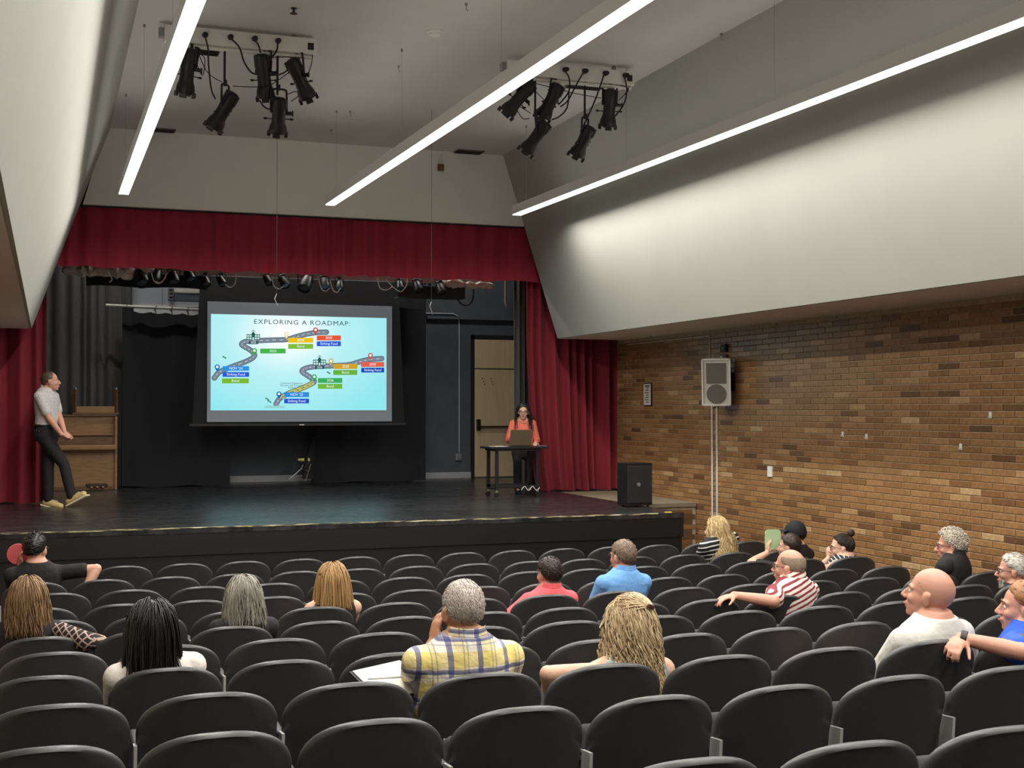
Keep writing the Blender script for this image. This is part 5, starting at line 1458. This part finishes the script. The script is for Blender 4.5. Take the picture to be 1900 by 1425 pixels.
    Pn = MB(); torso(Pn, T, s, g, 1, infl=.012, zmin=-.1, zmax=.12)
    for hj, kn, an, toe in legs:
        limb(Pn, [hj, hj.lerp(kn, .5), kn, kn.lerp(an, .5), an + Vector((0, 0, .02))], [.096 * s * g, .085 * s * g, .068 * s, .066 * s, .060 * s], 12)
    remeshed(Pn, 'trousers', pant_m, root, .014, 3)
    return dict(root=root, T=T, H=H, hs=hs_, hip=hip, arms=arms, legs=legs, s=s, TP=TP, shirt=sh, brow=brow)
def back_bodies(p):
    s = p['s']; TP = p['TP']
    return [(TP(0, -.02, .37), (.145 * s, .135 * s, .16 * s)), (TP(0, -.018, .50), (.115 * s, .085 * s, .06 * s)), (TP(0, .0, .56), (.068 * s, .068 * s, .12 * s))]
full = lambda d: d[2] > hairline(d)
# ------------------------------------------------------------------ people: the audience and the two on stage
SK_f = skin('skin_fair', (206, 158, 134)); SK_p = skin('skin_pink', (196, 142, 120)); SK_t = skin('skin_tan', (178, 128, 98)); SK_l = skin('skin_light', (208, 164, 140))
BLK = cloth('black_shirt', (22, 22, 25)); NAVY = cloth('navy_shirt', (26, 30, 46)); JEAN = cloth('dark_trousers', (34, 34, 40)); KHA = cloth('grey_trousers', (70, 68, 66))
H_black = hairmat('hair_black', (8, 7, 8), (34, 30, 30), .35); H_brown = hairmat('hair_dark_brown', (30, 20, 15), (64, 44, 32)); H_bb = hairmat('hair_light_brown', (104, 78, 52), (158, 124, 86)); H_grey = hairmat('hair_grey', (112, 106, 96), (172, 166, 152)); H_blonde = hairmat('hair_blonde', (142, 106, 64), (190, 152, 100)); H_wavy = hairmat('hair_sandy', (160, 134, 98), (224, 200, 162)); H_white = hairmat('hair_white', (168, 156, 138), (236, 228, 212)); H_salt = hairmat('hair_cropped_grey', (122, 108, 98), (206, 196, 186)); H_stub = hairmat('hair_stubble', (186, 136, 116), (202, 150, 130)); H_red = hairmat('hair_auburn', (112, 74, 42), (178, 126, 80))
B_dark = mat('brow_dark', srgb(50, 36, 28), .7); B_light = mat('brow_grey', srgb(150, 138, 124), .7); B_mid = mat('brow_brown', srgb(110, 80, 56), .7)
def rowY(i): return ROWS[i]['Y']
def W(u, v, Y): return at(u, v, Y)
GA = 'people seated in the audience'

# man with the pink fan, far left
Y = rowY(1) + .30
p = person('man in black t-shirt with black hair, holding a pink fan, far left', (67, 1020), Y, SK_f, BLK, JEAN, byaw=8, lean=8, hyaw=-34, s=1.04, w=1.05, voxel=.009, larm=W(38, 1050, Y + .12), lpole=(-.3, -.2, -1), lhand=((.0, .1, 1), (1, 0, 0), .9), rarm=W(150, 1108, Y - .12), rpole=(1, -.3, .25), rhand=((-.2, .3, -1), (0, 1, 0), .6), sleeve=.62, brow=B_dark, group=GA)
face_bits(p['root'], p['H'], p['hs'], B_dark, M_gl)
h = Hair(p['H'], p['hs'], 1); h.shell(.016, full); h.short(1100, .035, .0035, full, comb=(0, -.3, .1), lift=.9); h.short(160, .07, .004, lambda d: d[2] > .75, comb=(.2, -.2, .9), lift=1.2); h.build(H_black, p['root'])
fp = W(33, 1028, Y + .14); t = thing('paddle_fan', 'round pink paddle fan held up by the man at far left', 'fan', fp)
MB().lathe([(.001, -.004), (.085, -.004), (.088, 0), (.085, .004), (.001, .004)], 24, Matrix.Rotation(math.pi / 2, 4, 'X')).build('blade', mat('fan_pink', srgb(206, 92, 96), .6), t, smooth=True)
wr = p['arms']['l'][2]; q = wr - fp + Vector((0, 0, -.02)); MB().cyl((0, .006, -.05), q, .007, n=8).build('handle', mat('fan_stick', srgb(214, 196, 168), .6), t, smooth=True)

# woman with the patterned sleeve
Y = rowY(5) + .30
POLK = pattern_mat('honeycomb_print', srgb(28, 20, 20), [('x', .034, 0, .007, srgb(172, 146, 134), 1), ('z', .034, .5, .007, srgb(172, 146, 134), 1)], rot=(.5, .75, .5))
p = person('woman with brown shoulder-length hair and patterned sleeve, far left', (52, 1112), Y, SK_f, BLK, JEAN, byaw=-4, lean=9, hyaw=6, s=.96, female=True, rarm=W(188, 1194, Y - .04), rpole=(.5, -.9, -.05), sleeve=.3, brow=B_mid, group=GA)
J, el, wt = p['arms']['r']; Cm = MB(); limb(Cm, [J, el, el.lerp(wt, .92)], [.062, .058, .050], 12); remeshed(Cm, 'patterned_sleeve', POLK, p['root'], .010, 2)
face_bits(p['root'], p['H'], p['hs'], B_mid)
h = Hair(p['H'], p['hs'], 2, back_bodies(p)); h.shell(.014, full); h.flow(950, p['H'].translation.z - .165, .0030, ymin=rowY(5) + .085, wave=.006, wl=.16, puff=.020, flare=.06); h.build(H_bb, p['root'])

# woman with long black hair
Y = rowY(7) + .30
p = person('woman with very long straight black hair in a white top', (281, 1168), Y, SK_f, cloth('white_top', (214, 206, 198)), JEAN, byaw=4, lean=9, side=-5, hyaw=4, s=.99, female=True, w=1.06, sleeve=.7, brow=B_dark, group=GA)
face_bits(p['root'], p['H'], p['hs'], B_dark)
h = Hair(p['H'], p['hs'], 3, back_bodies(p)); h.shell(.016, full, .2); h.flow(1300, p['H'].translation.z - .44, .0032, ymin=rowY(7) + .085, wave=.002, wl=.3, puff=.026, flare=.03, jit=.05); h.build(H_black, p['root'])

# grey-haired woman
Y = rowY(5) + .30
p = person('woman with grey chin-length hair in a black collared shirt', (452, 1108), Y, SK_f, BLK, JEAN, byaw=0, lean=9, hyaw=5, s=.96, female=True, sleeve=.6, brow=B_light, group=GA, collar=BLK)
face_bits(p['root'], p['H'], p['hs'], B_light)
h = Hair(p['H'], p['hs'], 4, back_bodies(p)); h.shell(.014, full); h.flow(950, p['H'].translation.z - .145, .0030, ymin=rowY(5) + .085, wave=.005, wl=.14, puff=.020, flare=.10); h.build(H_grey, p['root'])
mb = MB()
for x in (-.055, -.015, .045): mb.box(p['TP'](x, -.11, .525), (.022, .006, .012), (0, .5, 0))
mb.build('collar_print', mat('white_print', srgb(225, 225, 225), .7), p['root'], world=True)

# woman with straight blonde hair
Y = rowY(4) + .30
p = person('woman with straight honey-blonde hair, alone in the fifth row', (617, 1079), Y, SK_l, BLK, JEAN, lean=9, hyaw=-2, s=.95, female=True, sleeve=0, brow=B_mid, group=GA)
face_bits(p['root'], p['H'], p['hs'], B_mid)
h = Hair(p['H'], p['hs'], 5, back_bodies(p)); h.shell(.012, full); h.flow(950, p['H'].translation.z - .165, .0030, ymin=rowY(4) + .085, wave=.002, wl=.3, puff=.022, flare=.12, jit=.02); h.build(H_blonde, p['root'])

# man in plaid shirt
Y = rowY(8) + .30
wht, yel, nav, gry = srgb(222, 214, 200), srgb(214, 190, 62), srgb(40, 48, 112), srgb(128, 130, 150)
PLAID = pattern_mat('yellow_plaid', wht, [('z', .125, .1, .062, yel, .62), ('x', .125, .45, .062, yel, .42), ('z', .125, .28, .007, gry, .7), ('z', .125, .42, .005, gry, .6), ('x', .125, .02, .005, gry, .7), ('x', .125, .16, .005, gry, .7), ('x', .125, .66, .022, nav, .75), ('z', .125, .30, .018, nav, .7)], warp=.008, bump=.35)
p = person('man with cropped grey hair in a yellow plaid shirt', (858, 1133), Y, SK_t, PLAID, KHA, byaw=4, lean=6, side=1, hyaw=2, hpitch=-2, s=1.05, w=1.10, g=1.08, sleeve=.72, larm=W(803, 1196, Y + .03), lpole=(-.75, .1, -1.1), lhand=((.25, .15, 1), (1, .1, -.1), .75), voxel=.0062, shirt_vox=.009, collar=PLAID, brow=B_light, group=GA, neckz=.562)
face_bits(p['root'], p['H'], p['hs'], B_light)
h = Hair(p['H'], p['hs'], 6); h.shell(.005, full, .55); h.short(3600, .013, .0016, full, comb=(0, -.5, -.6), lift=.5); h.build(H_salt, p['root'])
q = W(724, 1264, rowY(8) + .42); t = thing('clipboard', 'white papers on a dark clipboard beside the man in plaid', 'clipboard', q)
MB().box((0, 0, 0), (.24, .30, .006), (.25, -.1, .2)).build('board', M_blackm, t); MB().box((.004, 0, .006), (.225, .285, .004), (.25, -.1, .2)).build('paper', mat('paper', srgb(210, 206, 198), .7), t); MB().cyl((-.11, -.06, .03), (.03, -.08, .032), .005, n=8).build('pen', M_whitem, t, smooth=True)

# person in coral shirt
Y = rowY(4) + .30
COR = cloth('coral_shirt', (226, 92, 98))
p = person('person with short dark hair in a coral pink shirt', (1018, 1065), Y, SK_f, COR, JEAN, byaw=6, lean=8, side=1, hyaw=10, s=.97, sleeve=.7, brow=B_dark, group=GA, collar=COR, larm=W(962, 1150, Y + .12), lpole=(-.8, -.3, -.2))
face_bits(p['root'], p['H'], p['hs'], B_dark, M_gl)
h = Hair(p['H'], p['hs'], 7); h.shell(.014, full); h.short(1300, .032, .0032, full, comb=(.2, -.5, -.3), lift=.7); h.build(H_brown, p['root'])

# man in light blue shirt
BLU = cloth('light_blue_shirt', (106, 158, 214))
p = person('man with short light brown hair in a light blue polo', (1155, 1033), Y, SK_p, BLU, JEAN, byaw=8, lean=6, side=2, hyaw=14, s=1.0, sleeve=.7, brow=B_mid, group=GA, collar=BLU)
face_bits(p['root'], p['H'], p['hs'], B_mid, M_gl)
h = Hair(p['H'], p['hs'], 8); h.shell(.010, full, .4); h.short(1500, .024, .0028, full, comb=(0, -.5, -.5), lift=.55); h.build(hairmat('hair_ash', (88, 70, 56), (146, 124, 104)), p['root'])

# woman with wavy blonde hair
Y = rowY(8) + .30
FLO = pattern_mat('floral_top', srgb(206, 214, 204), [('x', .045, .2, .016, srgb(64, 116, 142), .8), ('z', .038, .3, .014, srgb(96, 140, 148), .7), ('x', .06, .6, .012, srgb(170, 176, 120), .7)], warp=.05)
p = person('woman with long wavy sandy-blonde hair, bare left arm', (1168, 1163), Y, SK_l, FLO, JEAN, byaw=3, lean=7, side=2, hyaw=8, s=.99, female=True, w=1.04, sleeve=0, larm=W(1030, 1318, Y + .02), lpole=(-1, -.1, -.16), voxel=.007, brow=B_mid, group=GA)
face_bits(p['root'], p['H'], p['hs'], B_mid, mat('clear_frame', srgb(190, 186, 182), .3))
h = Hair(p['H'], p['hs'], 9, back_bodies(p)); h.shell(.016, full, .5); h.flow(1900, p['H'].translation.z - .31, .0026, ymin=rowY(8) + .085, wave=.011, wl=.10, puff=.022, flare=.02, jit=.04, steps=30, step=.021)
# upper layer gathered to a small clip at the back of the crown
cd = Vector((.22, -.80, .55)).normalized()
for d in fib(420):
    if d[2] > .42 and full(d) and d[1] > -.7:
        P = [h.sp(tuple((Vector(d).lerp(cd, t)).normalized()), .024 + .010 * math.sin(t * 3.1)) for t in (0, .25, .5, .75, 1)]; h.strand(P, .0032, h.rg.random())
h.build(H_wavy, p['root'])
MB().box(h.sp(tuple(cd), .042), (.034, .014, .018), (0, .4, .2), .004).build('hair_clip', mat('clip_brown', srgb(70, 40, 32), .4), p['root'], world=True)

# blonde woman in striped sweater by the wall
Y = rowY(1) + .30
STR = pattern_mat('navy_white_stripes', srgb(20, 20, 26), [('z', .042, 0, .011, srgb(216, 212, 206), 1)], rot=(0, .2, 0), warp=.004, bump=.15)
p = person('woman with blonde hair in a black and white striped sweater', (1328, 984), Y, SK_l, STR, JEAN, byaw=16, lean=10, side=-10, hyaw=22, hroll=6, neck=.10, s=1.02, female=True, w=1.2, sleeve=1.7, brow=B_mid, group=GA)
face_bits(p['root'], p['H'], p['hs'], B_mid)
h = Hair(p['H'], p['hs'], 10, back_bodies(p)); h.shell(.016, full, .5); h.flow(900, p['H'].translation.z - .27, .0034, ymin=rowY(1) + .085, wave=.008, wl=.11, puff=.018, flare=.02); h.build(hairmat('hair_pale_blonde', (150, 120, 76), (230, 204, 150)), p['root'])

# person in black cap by the wall
p = person('person in black baseball cap and black shirt by the wall', (1474, 992), Y, SK_f, BLK, JEAN, byaw=20, lean=5, side=4, hyaw=36, s=1.02, w=1.1, sleeve=.9, brow=B_dark, group=GA)
face_bits(p['root'], p['H'], p['hs'], B_dark, M_gl)
h = Hair(p['H'], p['hs'], 11); h.shell(.008, full); h.short(500, .03, .004, lambda d: full(d) and d[2] < .2); h.build(H_black, p['root'])
H = p['H']; hs_ = p['hs']; cap = MB()
R = []
for i in range(9):
    th = .04 + (math.pi * .56) * i / 8; R.append([H @ ((HC + Vector((math.sin(th) * math.cos(a) * (HR[0] + .014), math.sin(th) * math.sin(a) * (HR[1] + .014), math.cos(th) * (HR[2] + .022)))) * hs_) for a in [2 * math.pi * j / 24 for j in range(24)]])
cap.rings(R, True, True); co = cap.build('cap', mat('cap_black', srgb(16, 16, 18), .8), p['root'], smooth=True, world=True)
V = []; n_ = 12
for k, (dz) in enumerate((0, -.006)):
    for i in range(n_ + 1):
        a = math.pi * (.12 + .76 * i / n_); V.append(H @ (Vector((math.cos(a) * .078, .012 + math.sin(a) * .085, .048 + dz)) * hs_)); V.append(H @ (Vector((math.cos(a) * .085, .055 + math.sin(a) * .125, .046 + dz - .012 * abs(math.cos(a)))) * hs_))
m_ = 2 * (n_ + 1); Fc = []
for i in range(n_): a = 2 * i; Fc += [(a, a + 1, a + 3, a + 2), (m_ + a, m_ + a + 2, m_ + a + 3, m_ + a + 1), (a + 1, m_ + a + 1, m_ + a + 3, a + 3)]
b_ = MB().add(V, Fc).build('cap_brim', mat('cap_black', srgb(16, 16, 18), .8), co, smooth=True); b_.location = -Vector(p['root'].location)

# person with the green fan
Y = rowY(2) + .30
p = person('person with dark hair holding a green fan, before the cap wearer', (1464, 1015), Y, SK_f, BLK, JEAN, byaw=14, lean=4, side=-6, hyaw=30, s=.97, sleeve=.7, larm=W(1424, 1026, Y + .15), lpole=(-1, -.2, -.4), lhand=((.1, .1, 1), (1, 0, 0), .9), brow=B_dark, group=GA)
face_bits(p['root'], p['H'], p['hs'], B_dark)
h = Hair(p['H'], p['hs'], 12); h.shell(.014, full); h.short(900, .03, .0036, full, lift=.6); h.build(H_brown, p['root'])
fp = W(1434, 1001, Y + .16); t = thing('paddle_fan', 'pale green rounded square fan held beside the cap wearer', 'fan', fp)
pts = []
for cx, cz, a0 in ((.05, .06, 0), (-.05, .06, 90), (-.05, -.06, 180), (.05, -.06, 270)):
    for k in range(5): a = math.radians(a0 + 22.5 * k); pts.append((cx + .035 * math.cos(a), cz + .035 * math.sin(a)))
MB().prism(pts, -.003, .003).build('blade', mat('fan_green', srgb(176, 204, 158), .5), t); wr = p['arms']['l'][2]; MB().cyl((0, .005, -.08), wr - fp, .007, n=8).build('handle', mat('fan_stick', srgb(214, 196, 168), .6), t, smooth=True)

# woman with a hair bun and glasses
p = person('woman with dark hair bun and glasses in a striped tank top', (1561, 1017), Y, SK_l, pattern_mat('navy_stripe_tank', srgb(24, 26, 40), [('x', .036, 0, .008, srgb(214, 212, 210), 1)], rot=(.4, .5, .6), warp=.006), JEAN, byaw=26, lean=6, side=0, hyaw=38, s=1.06, female=True, w=1.16, g=1.22, fat=1.06, neck=.06, sleeve=0, larm=W(1538, 1036, Y + .22), lpole=(-1, .1, -.6), lhand=((.2, .2, 1), (1, 0, 0), 1.0), brow=B_dark, group=GA, voxel=.008)
face_bits(p['root'], p['H'], p['hs'], B_dark, M_gl)
h = Hair(p['H'], p['hs'], 13); h.shell(.009, full, .2); bd = Vector((-.05, -.55, .83)).normalized()
for d in fib(900):
    if full(d):
        P = [h.sp(tuple((Vector(d).lerp(bd, t)).normalized()), .010 + .004 * math.sin(t * 3.1)) for t in (0, .33, .66, 1)]; h.strand(P, .0026, h.rg.random() * .8)
bc = h.sp(tuple(bd), .038)
for k in range(70):
    a = Vector([h.rg.gauss(0, 1) for _ in range(3)]).normalized(); b2 = a.cross(Vector([h.rg.gauss(0, 1) for _ in range(3)])).normalized(); h.strand([bc + (a * math.cos(x) + b2 * math.sin(x)) * .032 for x in [i * .55 for i in range(9)]], .0045, h.rg.random())
h.build(H_brown, p['root'])

# balding man in red and white striped shirt, arm along the seat backs
Y = rowY(5) + .20
REDS = pattern_mat('red_white_stripes', srgb(226, 212, 202), [('z', .036, 0, .015, srgb(128, 44, 54), 1)], rot=(.1, .35, 0), warp=.010, bump=.4)
p = person('balding man in red striped shirt, left arm along the seat backs', (1464, 1053), Y, SK_p, REDS, KHA, byaw=20, lean=4, side=2, hyaw=22, hpitch=3, neck=.06, s=1.03, w=1.05, g=1.05, sleeve=.75, larm=W(1362, 1105, rowY(5) + .02), lpole=(-.2, -1, -.1), lhand=((-1, .22, -.12), (0, 0, -1), .55), brow=B_light, glasses=True, voxel=.0065, group=GA, collar=REDS)
face_bits(p['root'], p['H'], p['hs'], B_light, M_gl)
fringe = lambda d: full(d) and d[2] < .42 and math.degrees(math.atan2(abs(d[0]), -d[1])) < 122
h = Hair(p['H'], p['hs'], 14); h.shell(.006, fringe, .4); h.short(1600, .012, .0020, fringe, lift=.3); h.build(hairmat('hair_fringe', (104, 84, 66), (176, 158, 138)), p['root'])

# curly white-haired man by the wall, hand at his chin
Y = rowY(4) + .30
p = person('man with curly white hair and glasses in black, chin on hand', (1763, 1014), Y, SK_p, BLK, JEAN, byaw=30, lean=4, side=6, hyaw=30, neck=.06, s=1.05, w=1.05, sleeve=1.5, larm=W(1746, 1066, Y + .14), lpole=(-.6, .2, -.8), lhand=((.25, .1, 1), (1, -.2, 0), 1.0), brow=B_light, voxel=.008, group=GA, collar=BLK)
face_bits(p['root'], p['H'], p['hs'], B_light, mat('red_frame', srgb(112, 46, 36), .35))
h = Hair(p['H'], p['hs'], 15); h.shell(.016, full, .6); h.curls(900, .020, .0034, full, off=.026); h.build(H_white, p['root'])

# grey-bearded man at the right edge
Y = rowY(5) + .30
p = person('grey-haired bearded man with glasses in navy at right edge', (1878, 1060), Y, SK_p, NAVY, JEAN, byaw=26, lean=4, side=2, hyaw=26, s=1.04, w=1.05, sleeve=.7, brow=B_light, voxel=.008, group=GA)
face_bits(p['root'], p['H'], p['hs'], B_light, M_gl)
h = Hair(p['H'], p['hs'], 16); h.shell(.014, full, .6); h.short(1400, .034, .0032, full, comb=(0, -.8, .1), lift=.5)
for sx in (-1, 1):
    for k in range(160): 
        q = Vector((sx * h.rg.uniform(.004, .056), 0, h.rg.uniform(-.108, -.05))); q.y = .083 - abs(q.x) * .62 + h.rg.uniform(-.004, .004); pt = p['H'] @ (q * p['hs']); h.strand([pt, pt + p['H'].to_3x3() @ Vector((sx * .004, .008, -.008)), pt + p['H'].to_3x3() @ Vector((sx * .004, .012, -.020))], .0022, h.rg.random())
h.build(hairmat('hair_silver', (130, 122, 112), (214, 208, 198)), p['root'])

# bald man in white t-shirt
Y = rowY(8) + .30
WHT = cloth('white_tshirt', (200, 197, 189), bump=.4, bscale=12)
p = person('bald man in a white t-shirt, tallest head at right', (1724, 1103), Y, SK_p, WHT, KHA, byaw=14, lean=9, side=0, hyaw=24, hpitch=12, s=1.07, w=1.10, g=1.08, sleeve=.8, brow=B_mid, voxel=.0062, shirt_vox=.008, group=GA)
face_bits(p['root'], p['H'], p['hs'], B_mid)
h = Hair(p['H'], p['hs'], 17); h.shell(.0012, fringe, .45); h.build(H_stub, p['root'])
q = p['TP'](.06, -.132, .45); t_ = MB()
n_ = 20
t_.tube([q + Vector((.026 * math.cos(a) - .014, -.004, .016 * math.sin(a))) for a in [2 * math.pi * i / n_ for i in range(n_ + 1)]], .0012, 5); t_.tube([q + Vector((.026 * math.cos(a) + .014, -.004, .016 * math.sin(a))) for a in [2 * math.pi * i / n_ for i in range(n_ + 1)]], .0012, 5)
t_.build('round_print', mat('print_grey', srgb(120, 120, 116), .7), p['root'], world=True)

# person in royal blue at the right edge, arm over the seat back
Y = rowY(8) + .20
ROY = cloth('royal_blue_shirt', (36, 82, 196))
p = person('person with short auburn hair in royal blue shirt, right edge', (1897, 1128), Y, SK_p, ROY, JEAN, byaw=26, lean=4, side=2, hyaw=26, hpitch=4, neck=.06, s=1.03, w=1.05, g=1.05, sleeve=.72, larm=W(1783, 1184, rowY(8) + .02), lpole=(.2, -1, -.15), lhand=((-1, -.1, -.30), (.1, .35, -1), .9), brow=B_mid, voxel=.0065, group=GA)
face_bits(p['root'], p['H'], p['hs'], B_mid)
h = Hair(p['H'], p['hs'], 18); h.shell(.012, full, .5); h.short(1400, .03, .0028, full, comb=(0, -.7, -.3), lift=.4); h.build(H_red, p['root'])
J, el, wt = p['arms']['l']; d = (wt - el).normalized(); M = Matrix.Translation(wt - d * .012) @ frame_z(d).to_4x4()
wb = MB(); wb.lathe([(.034, -.014), (.037, -.012), (.037, .012), (.034, .014)], 20, M); wo = wb.build('wristwatch', M_blackm, p['root'], smooth=True, world=True)
wo['label'] = 'black wristwatch band'
MB().box(M @ Vector((0, .036, 0)), (.03, .012, .034), M.to_3x3(), .004).build('watch_case', M_blackm, wo).location = -Vector(p['root'].location)

# ------------------------------------------------------------------ man standing on the stage
Ym = 17.72
SHOE = mat('tan_shoe', srgb(196, 174, 118), .6); SOLE = mat('shoe_sole', srgb(226, 214, 186), .6)
def shoe(p, an, toe, flat=True):
    d = (toe - an); d.normalize(); q = MB(); dn = Vector((0, 0, -.03)); limb(q, [an - d * .035 + dn, an + d * .10 + dn, an + d * .19 + dn], [.052, .050, .040], 12); o = remeshed(q, 'shoe', SHOE, p['root'], .010, 2)
    side = d.cross(Vector((0, 0, 1))).normalized(); up = side.cross(d).normalized(); b = MB(); M3 = Matrix((side, d, up)).transposed()
    b.box(an + d * .075 + dn - up * .040, (.098, .33, .022), M3, .010); b.build('sole', SOLE, o).location = -Vector(p['root'].location)
    l = MB()
    for k in range(3): l.box(an + d * (.06 + .03 * k) + up * .022, (.05, .006, .006), M3)
    l.build('lace', M_whitem, o).location = -Vector(p['root'].location)
hipz = at(100, 800, Ym).z
xf = at(95, 935, Ym).x; xg = at(147, 925, Ym).x
hx = at(97, 800, Ym).x
an_r = Vector((at(133, 905, Ym).x, Ym - .10, ZS + .115)); toe_r = Vector((at(155, 905, Ym).x, Ym - .19, ZS + .20))
an_l = Vector((at(90, 930, Ym).x, Ym + .05, ZS + .075)); toe_l = an_l + Vector((.12, -.09, -.03))
kn_r = Vector((at(119, 862, Ym).x, Ym - .06, at(119, 862, Ym).z)); kn_l = Vector((at(90, 868, Ym).x, Ym + .03, at(90, 868, Ym).z))
POLO = pattern_mat('speckled_polo', srgb(192, 188, 186), [('x', .05, 0, .008, srgb(168, 164, 166), .6), ('z', .043, .3, .008, srgb(168, 164, 166), .6)], warp=.06)
p = person('man in light grey polo and black trousers standing on the stage', (94, 708), Ym, SK_p, POLO, cloth('black_trousers', (20, 20, 24)), zf=ZS, byaw=-118, lean=-2, hyaw=24, hpitch=4, s=1.04, w=1.05, sleeve=.72, larm=W(121, 806, Ym - .13), rarm=W(114, 806, Ym - .20), lpole=(-.6, -.9, -.2), rpole=(.6, -.9, -.2), lhand=((.3, .6, -.6), (0, .4, -1), .8), rhand=((-.3, .7, -.6), (.2, .4, 1), .9), stand=((kn_l, an_l, toe_l), (kn_r, an_r, toe_r)), brow=B_mid, voxel=.007, collar=POLO)
face_bits(p['root'], p['H'], p['hs'], B_mid)
crop = lambda d: full(d) and not (d[1] > .45 and d[2] < .8)
h = Hair(p['H'], p['hs'], 19); h.shell(.005, crop, .4); h.short(1300, .014, .0022, crop, lift=.4); h.build(hairmat('hair_cropped_brown', (52, 38, 30), (110, 86, 68)), p['root'])
shoe(p, an_l, toe_l); shoe(p, an_r, toe_r)
MB().tube([p['TP'](math.cos(a) * .178, math.sin(a) * .133, .095) for a in [2 * math.pi * i / 24 for i in range(25)]], .013, 6).build('belt', M_blackm, p['root'], smooth=True, world=True)

# ------------------------------------------------------------------ woman at the laptop
Yw = YT + .78
xw = at(970, 790, Yw).x
PEACH = cloth('coral_blouse', (216, 110, 92), bump=.5, bscale=16)
legs_w = [(Vector((xw + sx * .09, Yw - .01, ZS + .48)), Vector((xw + sx * .09, Yw, ZS + .085)), Vector((xw + sx * .10, Yw - .13, ZS + .04))) for sx in (1, -1)]
p = person('smiling woman with long dark hair in a coral blouse behind the laptop', (971, 765), Yw, SK_l, PEACH, cloth('black_skirt', (18, 18, 22)), zf=ZS, byaw=168, lean=-2, hyaw=-10, neckz=.512, s=.93, female=True, bust=.03, sleeve=1.85, larm=W(994, 822, Yw - .22), rarm=W(955, 812, Yw - .20), lpole=(-.35, -.7, -.5), rpole=(.35, -.7, -.5), stand=legs_w, brow=B_dark, voxel=.007)
face_bits(p['root'], p['H'], p['hs'], B_dark, M_gl)
h = Hair(p['H'], p['hs'], 20, back_bodies(p)); h.shell(.012, full, .2); h.flow(800, p['H'].translation.z - .27, .0032, wave=.004, wl=.15, puff=.024, flare=.12, part=.1)
h.build(H_black, p['root'])
MB().tube([p['TP'](math.cos(a) * .075, .03 + math.sin(a) * .075, .535 - .07 * max(0, math.sin(a))) for a in [2 * math.pi * i / 20 for i in range(21)]], .006, 6).build('necklace', mat('necklace_gold', srgb(214, 190, 150), .4, metal=.6), p['root'], smooth=True, world=True)
for an, toe in ((legs_w[0][1], legs_w[0][2]), (legs_w[1][1], legs_w[1][2])):
    q = MB(); d = (toe - an).normalized(); limb(q, [an - d * .02 - Vector((0, 0, .035)), an + d * .09 - Vector((0, 0, .035)), an + d * .15 - Vector((0, 0, .030))], [.034, .034, .024], 10); remeshed(q, 'shoe', M_blackm, p['root'], .010, 2)
